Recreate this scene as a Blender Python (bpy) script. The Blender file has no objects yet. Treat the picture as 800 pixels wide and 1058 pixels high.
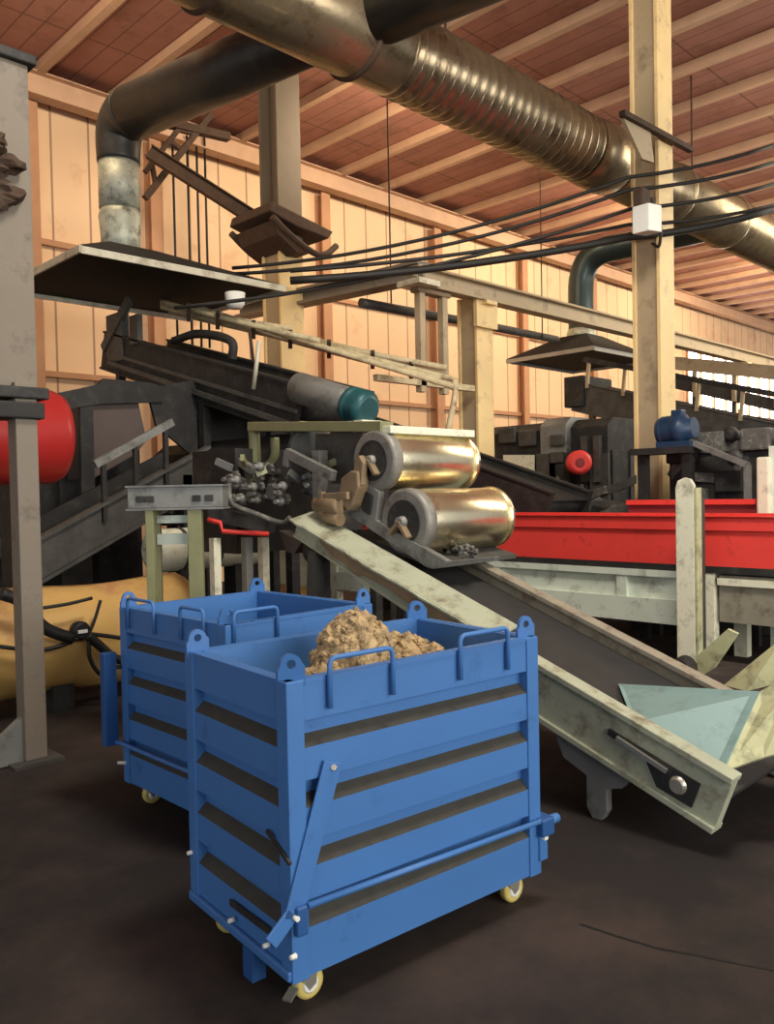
import bpy, bmesh, math, random
from math import pi, sin, cos, radians as R
from mathutils import Vector as V, Matrix, noise
random.seed(7)
S = bpy.context.scene
C = S.collection
# ------------------------------------------------------------------ camera
H, PITCH, ROLL, F, YAW = 1.6, .0247, -.0204, 855.4, .7898
FW = V((cos(YAW)*cos(PITCH), sin(YAW)*cos(PITCH), -sin(PITCH)))
RT = V((sin(YAW), -cos(YAW), 0)); UP = RT.cross(FW)
R2 = RT*cos(ROLL)+UP*sin(ROLL); U2 = -RT*sin(ROLL)+UP*cos(ROLL)
cd = bpy.data.cameras.new('camera'); cam = bpy.data.objects.new('camera', cd); C.objects.link(cam)
m = Matrix((R2, U2, -FW)).transposed().to_4x4(); m.translation = V((0, 0, H)); cam.matrix_world = m
cd.sensor_fit = 'VERTICAL'; cd.sensor_height = 36; cd.lens = F/1058*36; cd.clip_end = 300
S.camera = cam
def at(a, b, X=None, Y=None, Z=None, D=None):      # a sight line of the survey camera met with a world plane
    d = FW+R2*((a-400)/F)-U2*((b-529)/F)
    t = X/d.x if X is not None else Y/d.y if Y is not None else (Z-H)/d.z if Z is not None else D
    return V((0, 0, H))+d*t
# ------------------------------------------------------------------ materials
M = {}
def mat(name, col, rough=.6, metal=0., var=.25, scale=6., dirt=None, damt=.4, dscale=3., bump=.15, emit=0, spec=.4):
    mt = bpy.data.materials.new(name); mt.use_nodes = True
    n = mt.node_tree.nodes; l = mt.node_tree.links; b = n['Principled BSDF']
    b.inputs['Roughness'].default_value = rough; b.inputs['Metallic'].default_value = metal
    b.inputs['Specular IOR Level'].default_value = spec
    tc = n.new('ShaderNodeTexCoord'); geo = n.new('ShaderNodeNewGeometry')
    nz = n.new('ShaderNodeTexNoise'); nz.inputs['Scale'].default_value = scale; nz.inputs['Detail'].default_value = 6
    l.new(geo.outputs['Position'], nz.inputs['Vector'])
    mx = n.new('ShaderNodeMix'); mx.data_type = 'RGBA'
    c = V(col)
    mx.inputs[6].default_value = (*(c*(1-var)), 1); mx.inputs[7].default_value = (*[min(1, q) for q in c*(1+var)], 1)
    l.new(nz.outputs['Fac'], mx.inputs[0])
    out = mx.outputs[2]
    if dirt:
        n2 = n.new('ShaderNodeTexNoise'); n2.inputs['Scale'].default_value = dscale; n2.inputs['Detail'].default_value = 8
        n2.inputs['Roughness'].default_value = .7
        l.new(geo.outputs['Position'], n2.inputs['Vector'])
        cr = n.new('ShaderNodeValToRGB'); cr.color_ramp.elements[0].position = .62-damt*.4; cr.color_ramp.elements[1].position = .78-damt*.2
        l.new(n2.outputs['Fac'], cr.inputs[0])
        m2 = n.new('ShaderNodeMix'); m2.data_type = 'RGBA'; m2.inputs[7].default_value = (*dirt, 1)
        l.new(out, m2.inputs[6]); l.new(cr.outputs[0], m2.inputs[0]); out = m2.outputs[2]
    l.new(out, b.inputs['Base Color'])
    if bump:
        bp = n.new('ShaderNodeBump'); bp.inputs['Strength'].default_value = bump; bp.inputs['Distance'].default_value = .01
        nb = n.new('ShaderNodeTexNoise'); nb.inputs['Scale'].default_value = scale*5; nb.inputs['Detail'].default_value = 5
        l.new(geo.outputs['Position'], nb.inputs['Vector']); l.new(nb.outputs['Fac'], bp.inputs['Height'])
        l.new(bp.outputs[0], b.inputs['Normal'])
    if emit:
        b.inputs['Emission Color'].default_value = (*col, 1); b.inputs['Emission Strength'].default_value = emit
    M[name] = mt
    return mt
def seams(name, axis, spacing, width, dark, axis2=None, sp2=1, w2=.02):
    """panel joints along world axis added to material: darker thin lines that belong to the cladding"""
    mt = M[name]; n = mt.node_tree.nodes; l = mt.node_tree.links; b = n['Principled BSDF']
    src = b.inputs['Base Color'].links[0].from_socket
    geo = n.new('ShaderNodeNewGeometry'); sp = n.new('ShaderNodeSeparateXYZ'); l.new(geo.outputs['Position'], sp.inputs[0])
    def line(ax, s, w):
        d = n.new('ShaderNodeMath'); d.operation = 'DIVIDE'; d.inputs[1].default_value = s; l.new(sp.outputs[ax], d.inputs[0])
        f = n.new('ShaderNodeMath'); f.operation = 'FRACT'; l.new(d.outputs[0], f.inputs[0])
        c = n.new('ShaderNodeMath'); c.operation = 'LESS_THAN'; c.inputs[1].default_value = w/s; l.new(f.outputs[0], c.inputs[0])
        return c.outputs[0]
    o = line(axis, spacing, width)
    if axis2 is not None:
        o2 = line(axis2, sp2, w2); a = n.new('ShaderNodeMath'); a.operation = 'MAXIMUM'; l.new(o, a.inputs[0]); l.new(o2, a.inputs[1]); o = a.outputs[0]
    k = n.new('ShaderNodeMath'); k.operation = 'MULTIPLY'; k.inputs[1].default_value = .75; l.new(o, k.inputs[0])
    mx = n.new('ShaderNodeMix'); mx.data_type = 'RGBA'; mx.inputs[7].default_value = (*dark, 1)
    l.new(src, mx.inputs[6]); l.new(k.outputs[0], mx.inputs[0]); l.new(mx.outputs[2], b.inputs['Base Color'])
mat('blue', (.055, .175, .45), .46, .0, .10, 3, (.03, .10, .27), .05, 5, .05, spec=.45)
mat('blue_dark', (.02, .085, .26), .5, 0, .15, 5, bump=.05)
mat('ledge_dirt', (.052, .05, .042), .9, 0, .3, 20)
mat('caster_yellow', (.62, .5, .16), .4, 0, .25, 25)
mat('zinc', (.6, .58, .5), .35, .8, .2, 20)
mat('crumb', (.50, .36, .19), .95, 0, .5, 14, (.14, .10, .06), .4, 22, .9)
mat('floor', (.024, .020, .019), .85, 0, .35, .8, (.075, .052, .042), .40, .45, .35, spec=.2)
mat('wall', (.82, .58, .37), .8, 0, .08, 1.2, (.58, .34, .20), .16, .9, .05)
seams('wall', 0, .62, .035, (.25, .13, .08))
mat('wall_steel', (.50, .27, .15), .7, 0, .2, 3)
mat('roof', (.40, .19, .145), .8, 0, .18, 2, (.24, .11, .08), .25, 1.5, .1)
seams('roof', 1, 1.9, .025, (.10, .05, .04), 0, .305, .018)
mat('roof_beam', (.58, .38, .25), .7, 0, .2, 3)
mat('yellow_steel', (.84, .62, .30), .6, 0, .12, 3, (.45, .33, .2), .2, 4, .08)
mat('tan_steel', (.44, .34, .21), .6, 0, .12, 3, (.2, .15, .1), .2, 3)  # tan of the beams, also the shaded-side tone of the yellow columns
mat('grey_post', (.21, .175, .135), .6, 0, .12, 5, (.10, .08, .06), .15, 5)
mat('dim_steel', (.15, .115, .08), .6, 0, .12, 5)
mat('duct', (.33, .26, .165), .28, .75, .3, 4, (.13, .09, .05), .35, 4, .12)
mat('duct_dark', (.055, .052, .046), .42, .35, .35, 3, (.12, .10, .07), .25, 2, .08)
mat('duct_pale', (.55, .56, .45), .5, .3, .3, 9, (.10, .09, .06), .35, 7)
mat('duct_teal', (.06, .085, .085), .35, .5, .25, 3)
mat('hood', (.016, .015, .014), .8, 0, .3, 3, spec=.2)
mat('hood_rim', (.62, .58, .45), .5, .2, .2, 8, (.3, .26, .18), .3, 5)
mat('hood_rim_grey', (.42, .41, .38), .4, .4, .2, 8)
mat('rust', (.075, .045, .03), .85, .1, .5, 10)
mat('machine', (.026, .025, .024), .65, .1, .5, 6, (.065, .06, .05), .25, 6, .4)
mat('machine_mid', (.085, .083, .076), .55, .2, .4, 5, (.05, .045, .04), .4, 6, .3)
mat('machine_grey', (.22, .22, .205), .5, .2, .25, 6, (.07, .065, .055), .3, 5, .2)
mat('belt', (.028, .027, .026), .7, 0, .3, 8)
mat('green_grey', (.42, .44, .32), .55, .05, .18, 5, (.16, .13, .08), .3, 7, .12)
mat('rail', (.34, .31, .24), .5, .25, .2, 6, (.16, .10, .07), .3, 8, .12)
mat('pale_frame', (.70, .77, .66), .5, 0, .12, 4, (.25, .25, .2), .22, 5, .08)
mat('cream', (.82, .80, .62), .5, 0, .12, 6, (.28, .27, .2), .28, 6, .08)
mat('red', (.86, .062, .05), .45, 0, .12, 4, (.35, .03, .03), .15, 4, .05)
mat('red_dull', (.30, .03, .035), .5, 0, .2, 4)
mat('red_tank', (.38, .022, .02), .35, 0, .15, 3)
mat('chrome', (.97, .86, .60), .27, 1, .06, 7, (.45, .30, .15), .2, 9, .05)
mat('drum_end', (.25, .24, .215), .5, .3, .3, 8, (.12, .1, .08), .3, 9)
mat('brown', (.24, .17, .10), .7, .1, .35, 12)
mat('brown_panel', (.10, .075, .065), .7, 0, .2, 4)
mat('yellow_tank', (.62, .38, .12), .55, 0, .2, 2.5, (.45, .2, .1), .25, 2)
mat('hose', (.012, .012, .012), .5, 0, .2, 10)
mat('teal', (.22, .34, .33), .5, 0, .1, 4, (.15, .22, .2), .2, 5, .05)
mat('olive_pale', (.52, .52, .30), .55, 0, .25, 6, (.15, .14, .09), .3, 8)
mat('olive_pipe', (.24, .24, .12), .5, .1, .25, 8)
mat('motor_blue', (.018, .045, .10), .4, .1, .3, 10)
mat('motor_teal', (.02, .09, .10), .4, .1, .3, 10)
mat('white', (.80, .80, .74), .5, 0, .06, 9)
mat('cable', (.02, .018, .015), .6, 0, .1, 5, bump=0)
mat('bamboo', (.60, .50, .30), .6, 0, .3, 14, (.2, .14, .08), .3, 9)
mat('sooty', (.12, .115, .105), .7, .1, .6, 14, (.35, .34, .28), .25, 16, .6)
mat('window_glow', (1, .96, .88), .5, 0, 0, 1, bump=0, emit=8)
# ------------------------------------------------------------------ geometry helpers
WL = {}
class MB:
    def __init__(s): s.b = bmesh.new()
    def face(s, pts, mi=0):
        f = s.b.faces.new([s.b.verts.new(p) for p in pts]); f.material_index = mi; return s
    def box(s, x0, x1, y0, y1, z0, z1, mi=0):
        return s.hull8([(x0, y0, z0), (x1, y0, z0), (x1, y1, z0), (x0, y1, z0), (x0, y0, z1), (x1, y0, z1), (x1, y1, z1), (x0, y1, z1)], mi)
    def hull8(s, p, mi=0):
        v = [s.b.verts.new(q) for q in p]
        for q in ((3, 2, 1, 0), (4, 5, 6, 7), (0, 1, 5, 4), (1, 2, 6, 5), (2, 3, 7, 6), (3, 0, 4, 7)):
            f = s.b.faces.new([v[i] for i in q]); f.material_index = mi
        return s
    def bar(s, a, b, w, h, up=(0, 0, 1), mi=0):
        a = V(a); b = V(b); d = (b-a).normalized(); up = V(up)
        if abs(d.dot(up)) > .98: up = V((1, 0, 0))
        r = d.cross(up).normalized()*w/2; u = r.cross(d).normalized()*h/2
        return s.hull8([a-r-u, a+r-u, b+r-u, b-r-u, a-r+u, a+r+u, b+r+u, b-r+u], mi)
    def ibeam(s, a, b, w, h, t=.02, up=(0, 0, 1)):
        a = V(a); b = V(b); d = (b-a).normalized(); u0 = V(up)
        if abs(d.dot(u0)) > .98: u0 = V((1, 0, 0))
        r = d.cross(u0).normalized(); u = r.cross(d).normalized()
        s.bar(a+u*(h-t)/2, b+u*(h-t)/2, w, t, up); s.bar(a-u*(h-t)/2, b-u*(h-t)/2, w, t, up); s.bar(a, b, t, h-2*t, up)
        return s
    def tube(s, pts, r, n=10, caps=True, mi=0, rad=None):
        pts = [V(p) for p in pts]; rings = []; prev = None
        for i, p in enumerate(pts):
            d = ((pts[min(i+1, len(pts)-1)]-pts[max(i-1, 0)])).normalized()
            if prev is None:
                a = V((0, 0, 1)) if abs(d.z) < .9 else V((1, 0, 0)); x = d.cross(a).normalized()
            else: x = (prev-d*prev.dot(d)).normalized()
            prev = x; y = d.cross(x); rr = rad[i] if rad else r
            rings.append([s.b.verts.new(p+(x*cos(2*pi*k/n)+y*sin(2*pi*k/n))*rr) for k in range(n)])
        for A, B in zip(rings, rings[1:]):
            for k in range(n):
                f = s.b.faces.new((A[k], A[(k+1) % n], B[(k+1) % n], B[k])); f.smooth = True; f.material_index = mi
        if caps:
            for q in (rings[0][::-1], rings[-1]):
                f = s.b.faces.new(q); f.material_index = mi
        return s
    def lathe(s, a, b, prof, n=32, mi=0):
        """prof: list of (t along a->b, radius)"""
        a = V(a); b = V(b)
        return s.tube([a+(b-a)*t + (b-a).normalized()*1e-5*i for i, (t, r) in enumerate(prof)], 0, n, True, mi, [max(r, .001) for t, r in prof])
    def prism(s, pts, vec, mi=0):
        vec = V(vec); a = [s.b.verts.new(V(p)) for p in pts]; b = [s.b.verts.new(V(p)+vec) for p in pts]; n = len(pts)
        s.b.faces.new(a[::-1]).material_index = mi; s.b.faces.new(b).material_index = mi
        for i in range(n): s.b.faces.new((a[i], a[(i+1) % n], b[(i+1) % n], b[i])).material_index = mi
        return s
    def ringplate(s, outer, inner, vec):
        vec = V(vec); n = len(outer)
        A = [s.b.verts.new(V(p)) for p in outer]; B = [s.b.verts.new(V(p)) for p in inner]
        A2 = [s.b.verts.new(V(p)+vec) for p in outer]; B2 = [s.b.verts.new(V(p)+vec) for p in inner]
        for i in range(n):
            j = (i+1) % n
            s.b.faces.new((A[i], B[i], B[j], A[j])); s.b.faces.new((A2[i], A2[j], B2[j], B2[i]))
            s.b.faces.new((A[i], A[j], A2[j], A2[i])); s.b.faces.new((B[i], B2[i], B2[j], B[j]))
        return s
    def blob(s, c, r, amp=.2, seed=0, sub=3, freq=2.):
        ret = bmesh.ops.create_icosphere(s.b, subdivisions=sub, radius=1)
        r = V(r) if hasattr(r, '__len__') else V((r, r, r)); c = V(c)
        for v in ret['verts']:
            k = 1+amp*noise.noise(v.co*freq+V((seed*7.3, seed, 0)))*2
            v.co = V((v.co.x*r.x*k, v.co.y*r.y*k, v.co.z*r.z*k))+c
        for f in s.b.faces: pass
        return s
    def build(s, name, m, parent=None, bevel=0, smooth=False, local=False):
        me = bpy.data.meshes.new(name)
        bmesh.ops.recalc_face_normals(s.b, faces=s.b.faces[:])
        if smooth:
            for f in s.b.faces: f.smooth = True
        o = bpy.data.objects.new(name, me); C.objects.link(o)
        if parent is not None:
            org = WL[parent.name] if not local else V((0, 0, 0)); o.parent = parent; WL[o.name] = WL[parent.name]
        else:
            xs = [v.co for v in s.b.verts]
            org = V(((min(v.x for v in xs)+max(v.x for v in xs))/2, (min(v.y for v in xs)+max(v.y for v in xs))/2, min(v.z for v in xs)))
            o.location = org; WL[o.name] = org
        for v in s.b.verts: v.co -= org
        s.b.to_mesh(me); s.b.free()
        for q in (m if isinstance(m, (list, tuple)) else [m]): me.materials.append(M[q])
        if bevel:
            bv = o.modifiers.new('bevel', 'BEVEL'); bv.width = bevel; bv.segments = 2; bv.limit_method = 'ANGLE'
        return o
def thing(name, label, cat, loc, group=None):
    o = bpy.data.objects.new(name, None); C.objects.link(o); o.location = loc; o.empty_display_size = .1
    WL[o.name] = V(loc); return tag(o, label, cat, group)
def tag(o, label, cat, group=None, kind=None):
    o['label'] = label; o['category'] = cat
    if group: o['group'] = group
    if kind: o['kind'] = kind
    return o
def struct(o): o['kind'] = 'structure'; return o
def curve(p, n=8):
    """Catmull-Rom through the points"""
    p = [V(q) for q in p]; P = [p[0]*2-p[1]]+p+[p[-1]*2-p[-2]]; out = []
    for i in range(1, len(P)-2):
        for k in range(n):
            t = k/n; a, b, c, d = P[i-1:i+3]
            out.append(.5*((2*b)+(c-a)*t+(2*a-5*b+4*c-d)*t*t+(3*b-a-3*c+d)*t**3))
    return out+[p[-1]]
def sag(a, b, s, n=14):
    a = V(a); b = V(b); return [a+(b-a)*(i/n)-V((0, 0, s*4*(i/n)*(1-i/n))) for i in range(n+1)]
# ================================================================== THE SHELL
WY = 13.0; ZC = 8.15
g = MB(); g.box(-7, 46, -9, WY+.2, -.2, 0); struct(g.build('floor', 'floor'))
cr = [at(u, v, Z=.001) for u, v in ((600, 955), (640, 968), (680, 980), (715, 986), (745, 992), (775, 998), (810, 1004))]
s_ = MB()
for a_, b_ in zip(cr, cr[1:]): s_.bar(a_, b_, .010, .002)
s_.build('crack', 'hose', C.objects['floor'])
ceiling = struct(MB().box(-7, 46, -9, WY+.2, ZC, ZC+.15).build('ceiling', 'roof'))
x = .4
while x < 44:
    MB().bar((x, -9, ZC-.07), (x, WY, ZC-.07), .12, .14).build('purlin', 'roof_beam', ceiling); x += 1.22
MB().ibeam((-7, WY-.35, ZC-.3), (46, WY-.35, ZC-.3), .25, .36).build('eaves_beam', 'roof_beam', ceiling)
yb_ = at(600, 177, Z=ZC-.25).y
MB().bar((-7, yb_, ZC-.25), (46, yb_, ZC-.25), .10, .10).build('tie_beam', 'roof_beam', ceiling)
wl = MB(); wl.box(-7, 27.5, WY, WY+.15, 0, ZC); wl.box(37, 46, WY, WY+.15, 0, ZC); wl.box(27.5, 37, WY, WY+.15, 0, 4.2); wl.box(27.5, 37, WY, WY+.15, 6.5, ZC)
wall = struct(wl.build('wall_left', 'wall'))
for x in (3.2, 5.2, 7.3, 11.1, 14.5, 17.9, 21.3, 25):
    MB().ibeam((x, WY-.12, 0), (x, WY-.12, ZC-.5), .22, .22, .03, (0, 1, 0)).build('wall_post', 'wall_steel', wall)
for z in (1.6, 3.55, 5.6):
    MB().bar((-7, WY-.045, z), (27, WY-.045, z), .09, .09).build('wall_girt', 'wall_steel', wall)
win = MB().box(27.5, 37, WY+.03, WY+.09, 4.2, 6.5).build('window_1', 'window_glow'); struct(win)
f = MB()
for k in range(10): f.box(27.5+k*1.05, 27.6+k*1.05, WY-.06, WY+.05, 4.2, 6.5)
for z in (4.2, 5.3, 6.43): f.box(27.5, 37, WY-.06, WY+.05, z, z+.07)
f.build('window_frame', 'wall_steel', win)
wb = MB().box(45.9, 46.1, -9, WY, 0, ZC).build('wall_back', 'wall'); struct(wb)
wn = MB(); wn.box(45.75, 45.88, -2, 12, 3.2, 6.6); wn = struct(wn.build('window_2', 'window_glow'))
f = MB()
for k in range(11): f.box(45.65, 45.76, -2+k*1.39, -1.9+k*1.39, 3.2, 6.6)
for z in (3.2, 4.3, 5.4, 6.5): f.box(45.65, 45.76, -2, 12, z, z+.08)
f.build('window_frame', 'wall_steel', wn)
# ================================================================== COLUMNS
def column(x, y, w, z1, label, m='yellow_steel'):
    t = thing('steel_column', label, 'column', (x, y, 0), 'building columns')
    h = w/2
    MB().box(x-h, x+h, y-h, y-h+.045, 0, z1).build('flange', m, t, .004)
    MB().box(x-h, x+h, y+h-.045, y+h, 0, z1).build('flange', m, t, .004)
    MB().box(x-h+.03, x+h-.03, y-h+.045, y+h-.045, 0, z1).build('web', 'tan_steel', t)  # column's shaded side put into the colour: tan between the yellow flanges
    MB().box(x-h-.1, x+h+.1, y-h-.1, y+h+.1, 0, .03).build('base_plate', 'tan_steel', t)
    return t
c1 = column(9.38, 4.83, .36, ZC, 'tall pale yellow steel column rising past the duct to the roof, right of centre')
c2 = column(9.42, 7.62, .36, 4.35, 'short bright yellow column under the overhead beam left of the right hood')
c3 = column(7.78, 9.98, .44, 5.2, 'grey-tan column with a rusty boat-shaped bracket below the dark duct')
MB().ibeam((7.78, 9.98, 5.2), (7.78, 9.98, ZC), .44, .44, .045, (0, 1, 0)).build('upper_shaft', 'dim_steel', c3)
MB().bar(at(643, 117, Y=4.58), at(714, 155, Y=4.58), .07, .06).build('angle_iron', 'rust', c1)
MB().prism([at(644, 121, Y=4.6), at(672, 133, Y=4.6), at(676, 168, Y=4.6), at(664, 164, Y=4.6)], (0, .04, 0)).build('clamp_bracket', 'tan_steel', c1)
MB().box(9.15, 9.62, 7.36, 7.42, 3.9, 4.3).build('cap_plate', 'yellow_steel', c2)
# rusty bracket ring round column 3
b = MB(); x, y = 7.78, 9.98
b.prism([(x-.55, y-.5, 5.75), (x+.6, y-.5, 5.55), (x+.5, y-.5, 5.42), (x-.1, y-.5, 5.48), (x-.6, y-.5, 5.6)], (0, 1.0, 0))
b.build('upper_collar', 'rust', c3, .02)
b = MB(); b.tube(curve([(x-.6, y-.55, 5.5), (x-.3, y-.6, 5.28), (x+.1, y-.6, 5.12), (x+.35, y-.6, 5.14), (x+.6, y-.55, 5.32)]), .05, 8)
b.tube(curve([(x-.6, y+.45, 5.5), (x-.2, y+.5, 5.28), (x+.2, y+.5, 5.16), (x+.6, y+.45, 5.32)]), .05, 8)
b.prism([(x-.55, y-.5, 5.48), (x-.2, y-.5, 5.28), (x+.1, y-.5, 5.12), (x-.1, y-.5, 5.1), (x-.45, y-.5, 5.3)], (0, .9, 0))
b.build('lower_collar', 'rust', c3)
MB().ibeam((6.35, 11.3, 6.75), (7.65, 10.3, 5.72), .16, .2).build('knee_brace', 'rust', c3)
# floodlight box on column 1
t = thing('lamp_box', 'white boxy lamp housing strapped to the tall yellow column', 'lamp', at(668, 225, Y=4.55))
p = at(668, 225, Y=4.55)
MB().hull8([p+V(q) for q in ((-.17, -.12, -.2), (.13, -.12, -.16), (.13, .08, -.16), (-.17, .08, -.2), (-.17, -.12, .1), (.13, -.12, .14), (.13, .08, .14), (-.17, .08, .1))]).build('housing', 'white', t, .01)
MB().box(p.x-.12, p.x+.08, p.y-.02, p.y+.1, p.z+.12, p.z+.32).build('mounting_bracket', 'rust', t, .02)
MB().tube(curve([p+V((.1, 0, .25)), p+V((.22, -.05, .0)), p+V((.3, 0, -.25)), p+V((.32, .1, -.2))]), .018, 6).build('cord', 'cable', t)
# left post in front
q = at(40, 785, Z=0)
X0, Y0 = 1.98, 5.12
t = thing('steel_post', 'grey steel post at the left edge, wide above and narrow leg below', 'post', (X0, Y0, 0))
MB().box(X0-.065, X0+.065, Y0-.065, Y0+.065, 0.02, 2.3).build('lower_post', 'grey_post', t, .006)
MB().box(X0-.19, X0+.09, Y0-.02, Y0+.16, 2.25, 4.22).build('upper_post', 'grey_post', t, .006)
MB().box(X0-.23, X0+.13, Y0-.06, Y0+.2, 4.22, 4.28).build('cap', 'machine', t, .01)
MB().box(X0-.3, X0+.13, Y0-.1, Y0+.2, 2.2, 2.27).box(X0-.3, X0+.1, Y0-.1, Y0+.14, 2.08, 2.18).build('clamp', 'machine', t, .01)
MB().prism([(X0-.065, Y0-.03, .01), (X0-.35, Y0-.03, .01), (X0-.33, Y0-.03, .08), (X0-.065, Y0-.03, .28)], (0, .06, 0)).build('foot_gusset', 'machine_grey', t)
MB().box(X0-.16, X0+.14, Y0-.14, Y0+.14, 0, .02).build('base_plate', 'machine_mid', t)
k = MB()
for i in range(7): k.blob((X0-.12+.07*sin(i*2), Y0-.05, 3.35+.06*i), (.09, .07, .05), .4, i, 2)
k.build('wrapped_rope', 'rust', t)
# ================================================================== DUCTS
DZ = 6.1
t = thing('ventilation_duct', 'large ribbed metal ventilation duct running under the roof towards the tall column', 'duct', (8, 5.95, 5.6))
prof = []
MB().lathe((2.2, 6.0, DZ), (6.15, 6.0, DZ), [(0, .42), (.99, .42), (1, .42)], 36).build('plain_section', 'duct', t)
for X in (3.9, 5.6): MB().lathe((X, 6.0, DZ), (X+.06, 6.0, DZ), [(0, .43), (.2, .45), (.8, .45), (1, .43)], 36).build('joint_band', 'rust', t)
n = 21
for i in range(n+1):
    for kk, rr in ((0, .405), (.3, .40), (.42, .425), (.58, .425), (.7, .385), (.85, .385)): prof.append(((i+kk)/(n+1), rr))
prof.append((1, .40))
MB().lathe((6.15, 6.0, DZ), (9.7, 6.0, DZ), prof, 36).build('ribbed_section', 'duct', t)
MB().lathe((9.7, 6.0, DZ), (10.5, 6.0, DZ), [(0, .42), (.6, .46), (.9, .44), (1, .40)], 36).build('collar_section', 'duct', t)
MB().lathe((10.5, 6.0, DZ), (26, 6.0, DZ), [(0, .42), (1, .42)], 36).build('far_section', 'duct', t)
for X in (12.2, 14.2, 17, 20): MB().lathe((X, 6.0, DZ), (X+.08, 6.0, DZ), [(0, .42), (.2, .45), (.8, .45), (1, .42)], 36).build('joint_band', 'duct', t)
for X in (7.0, 13.0, 18.): MB().tube([(X, 6.0, DZ), (X, 6.0, ZC)], .015, 6).build('hanger_rod', 'rust', t)
t = thing('branch_duct', 'dark branch duct elbowing down to the left hood with a pale lower pipe', 'duct', (4.85, 9.1, 4.5))
MB().lathe((5.45, 5.9, 6.13), (4.86, 9.0, 6.1), [(0, .27), (.5, .29), (1, .30)], 32).build('horizontal_pipe', 'duct_dark', t)
el = [(4.86, 9.0, 6.1), (4.85, 9.16, 6.07), (4.84, 9.28, 5.98), (4.84, 9.33, 5.84), (4.84, 9.34, 5.6)]
MB().tube(curve(el, 5), .3, 32, rad=[.30-.05*i/20 for i in range(21)]).build('elbow', 'duct_dark', t)
MB().lathe((4.84, 9.34, 5.66), (4.84, 9.34, 5.05), [(0, .24), (1, .24)], 28).build('drop_pipe', 'duct_pale', t)
MB().lathe((4.84, 9.34, 5.07), (4.84, 9.34, 4.5), [(0, .22), (.2, .25), (.6, .23), (1, .23)], 28).build('lower_pipe', 'duct_pale', t)
t = thing('crossing_duct', 'smooth dark duct leaving the top edge from the big duct joint', 'duct', (5.8, 4.2, 5.9))
MB().lathe((5.55, 6.0, 6.15), (6.6, 2.0, 6.35), [(0, .3), (1, .3)], 32).build('pipe', 'duct_dark', t)
MB().lathe((5.62, 5.75, 6.16), (5.64, 5.68, 6.16), [(0, .3), (.2, .34), (.8, .34), (1, .3)], 32).build('joint_band', 'rust', t)
t = thing('elbow_duct', 'dark teal-grey duct bending down into the right hood', 'duct', (14.5, 9, 4.6))
el = [(15.0, 6.2, 6.3)]+[(14.7, 8.0, 6.25), (14.55, 8.5, 6.22), (14.5, 8.8, 6.1), (14.48, 8.95, 5.85), (14.48, 9.0, 5.5), (14.48, 9.0, 4.55)]
MB().tube(curve(el, 6), .25, 28).build('pipe', 'duct_teal', t)
MB().lathe((14.48, 9.0, 4.75), (14.48, 9.0, 4.5), [(0, .26), (.3, .29), (1, .3)], 28).build('collar', 'duct_pale', t)
# ================================================================== HOODS
def hood(x0, x1, y0, y1, z, zt, tx, ty, label, rim):
    t = thing('exhaust_hood', label, 'hood', ((x0+x1)/2, (y0+y1)/2, z))
    s = MB(); r = .3
    A = [(x0, y0, z+.1), (x1, y0, z+.1), (x1, y1, z+.1), (x0, y1, z+.1)]; B = [(tx-r, ty-r, zt), (tx+r, ty-r, zt), (tx+r, ty+r, zt), (tx-r, ty+r, zt)]
    s.hull8(A+B); s.build('canopy', 'hood', t)
    w = .025
    for i, (a, b2) in enumerate((((x0, y0), (x1, y0)), ((x1, y0), (x1, y1)), ((x1, y1), (x0, y1)), ((x0, y1), (x0, y0)))):
        MB().bar((*a, z+.05), (*b2, z+.06), w, .075).build('rim_strip', rim, t)
    MB().box(x0+.04, x1-.04, y0+.04, y1-.04, z+.07, z+.1).build('underside', 'hood', t)
    return t
hood(3.76, 6.35, 8.1, 10.3, 4.05, 4.55, 4.84, 9.34, 'wide black exhaust hood with a pale front rim below the elbowed duct at left', 'hood_rim')
hood(13.2, 15.6, 7.95, 9.9, 4.05, 4.6, 14.48, 9.0, 'smaller black pyramid exhaust hood behind the tall yellow column', 'hood_rim_grey')
# ================================================================== OVERHEAD BEAMS
t = thing('overhead_beam', 'long pale beam receding right from the short yellow column', 'beam', (12, 7.4, 4.3))
MB().ibeam((7.9, 7.4, 4.4), (27, 7.4, 4.4), .2, .26, .03).build('girder', 'tan_steel', t)
for X in (9.4, 14, 18.5): MB().box(X-.12, X+.12, 7.28, 7.52, 4.22, 4.27).build('bearing_plate', 'yellow_steel', t)
t = thing('cross_beam', 'brown overhead beam meeting the pale beam above the short column', 'beam', (8, 9, 4.3))
MB().ibeam((8.0, 7.3, 4.45), (8.0, 11.4, 4.62), .28, .24, .04).build('girder', 'grey_post', t)
MB().box(7.8, 8.2, 7.2, 7.6, 4.26, 4.33).build('end_plate', 'hood_rim', t)
t = thing('hanger_frame', 'pair of tan hanging posts beneath the joint of the overhead beams', 'frame', (8.1, 7.5, 3.2))
MB().box(8.0, 8.1, 7.38, 7.48, 2.9, 4.26).build('upright', 'tan_steel', t)
MB().box(8.45, 8.55, 7.38, 7.48, 2.9, 4.22).build('upright', 'tan_steel', t)
MB().box(7.95, 8.6, 7.36, 7.5, 4.2, 4.26).build('top_bar', 'brown', t)
MB().box(7.2, 9.1, 7.38, 7.46, 2.98, 3.06).build('lower_bar', 'bamboo', t)
t = thing('overhead_pipe', 'dark horizontal pipe passing behind the short yellow column to the right hood', 'pipe', (10, 8.4, 4))
MB().tube([(8.0, 8.5, 4.25), (10.1, 8.5, 4.28), (13.0, 8.6, 4.32)], .07, 12).build('pipe', 'machine_mid', t)
for X in (8.6, 12.4): MB().tube([(X, 8.5, 4.27), (X, 8.5, ZC)], .012, 6).build('hanger_rod', 'rust', t)
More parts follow.
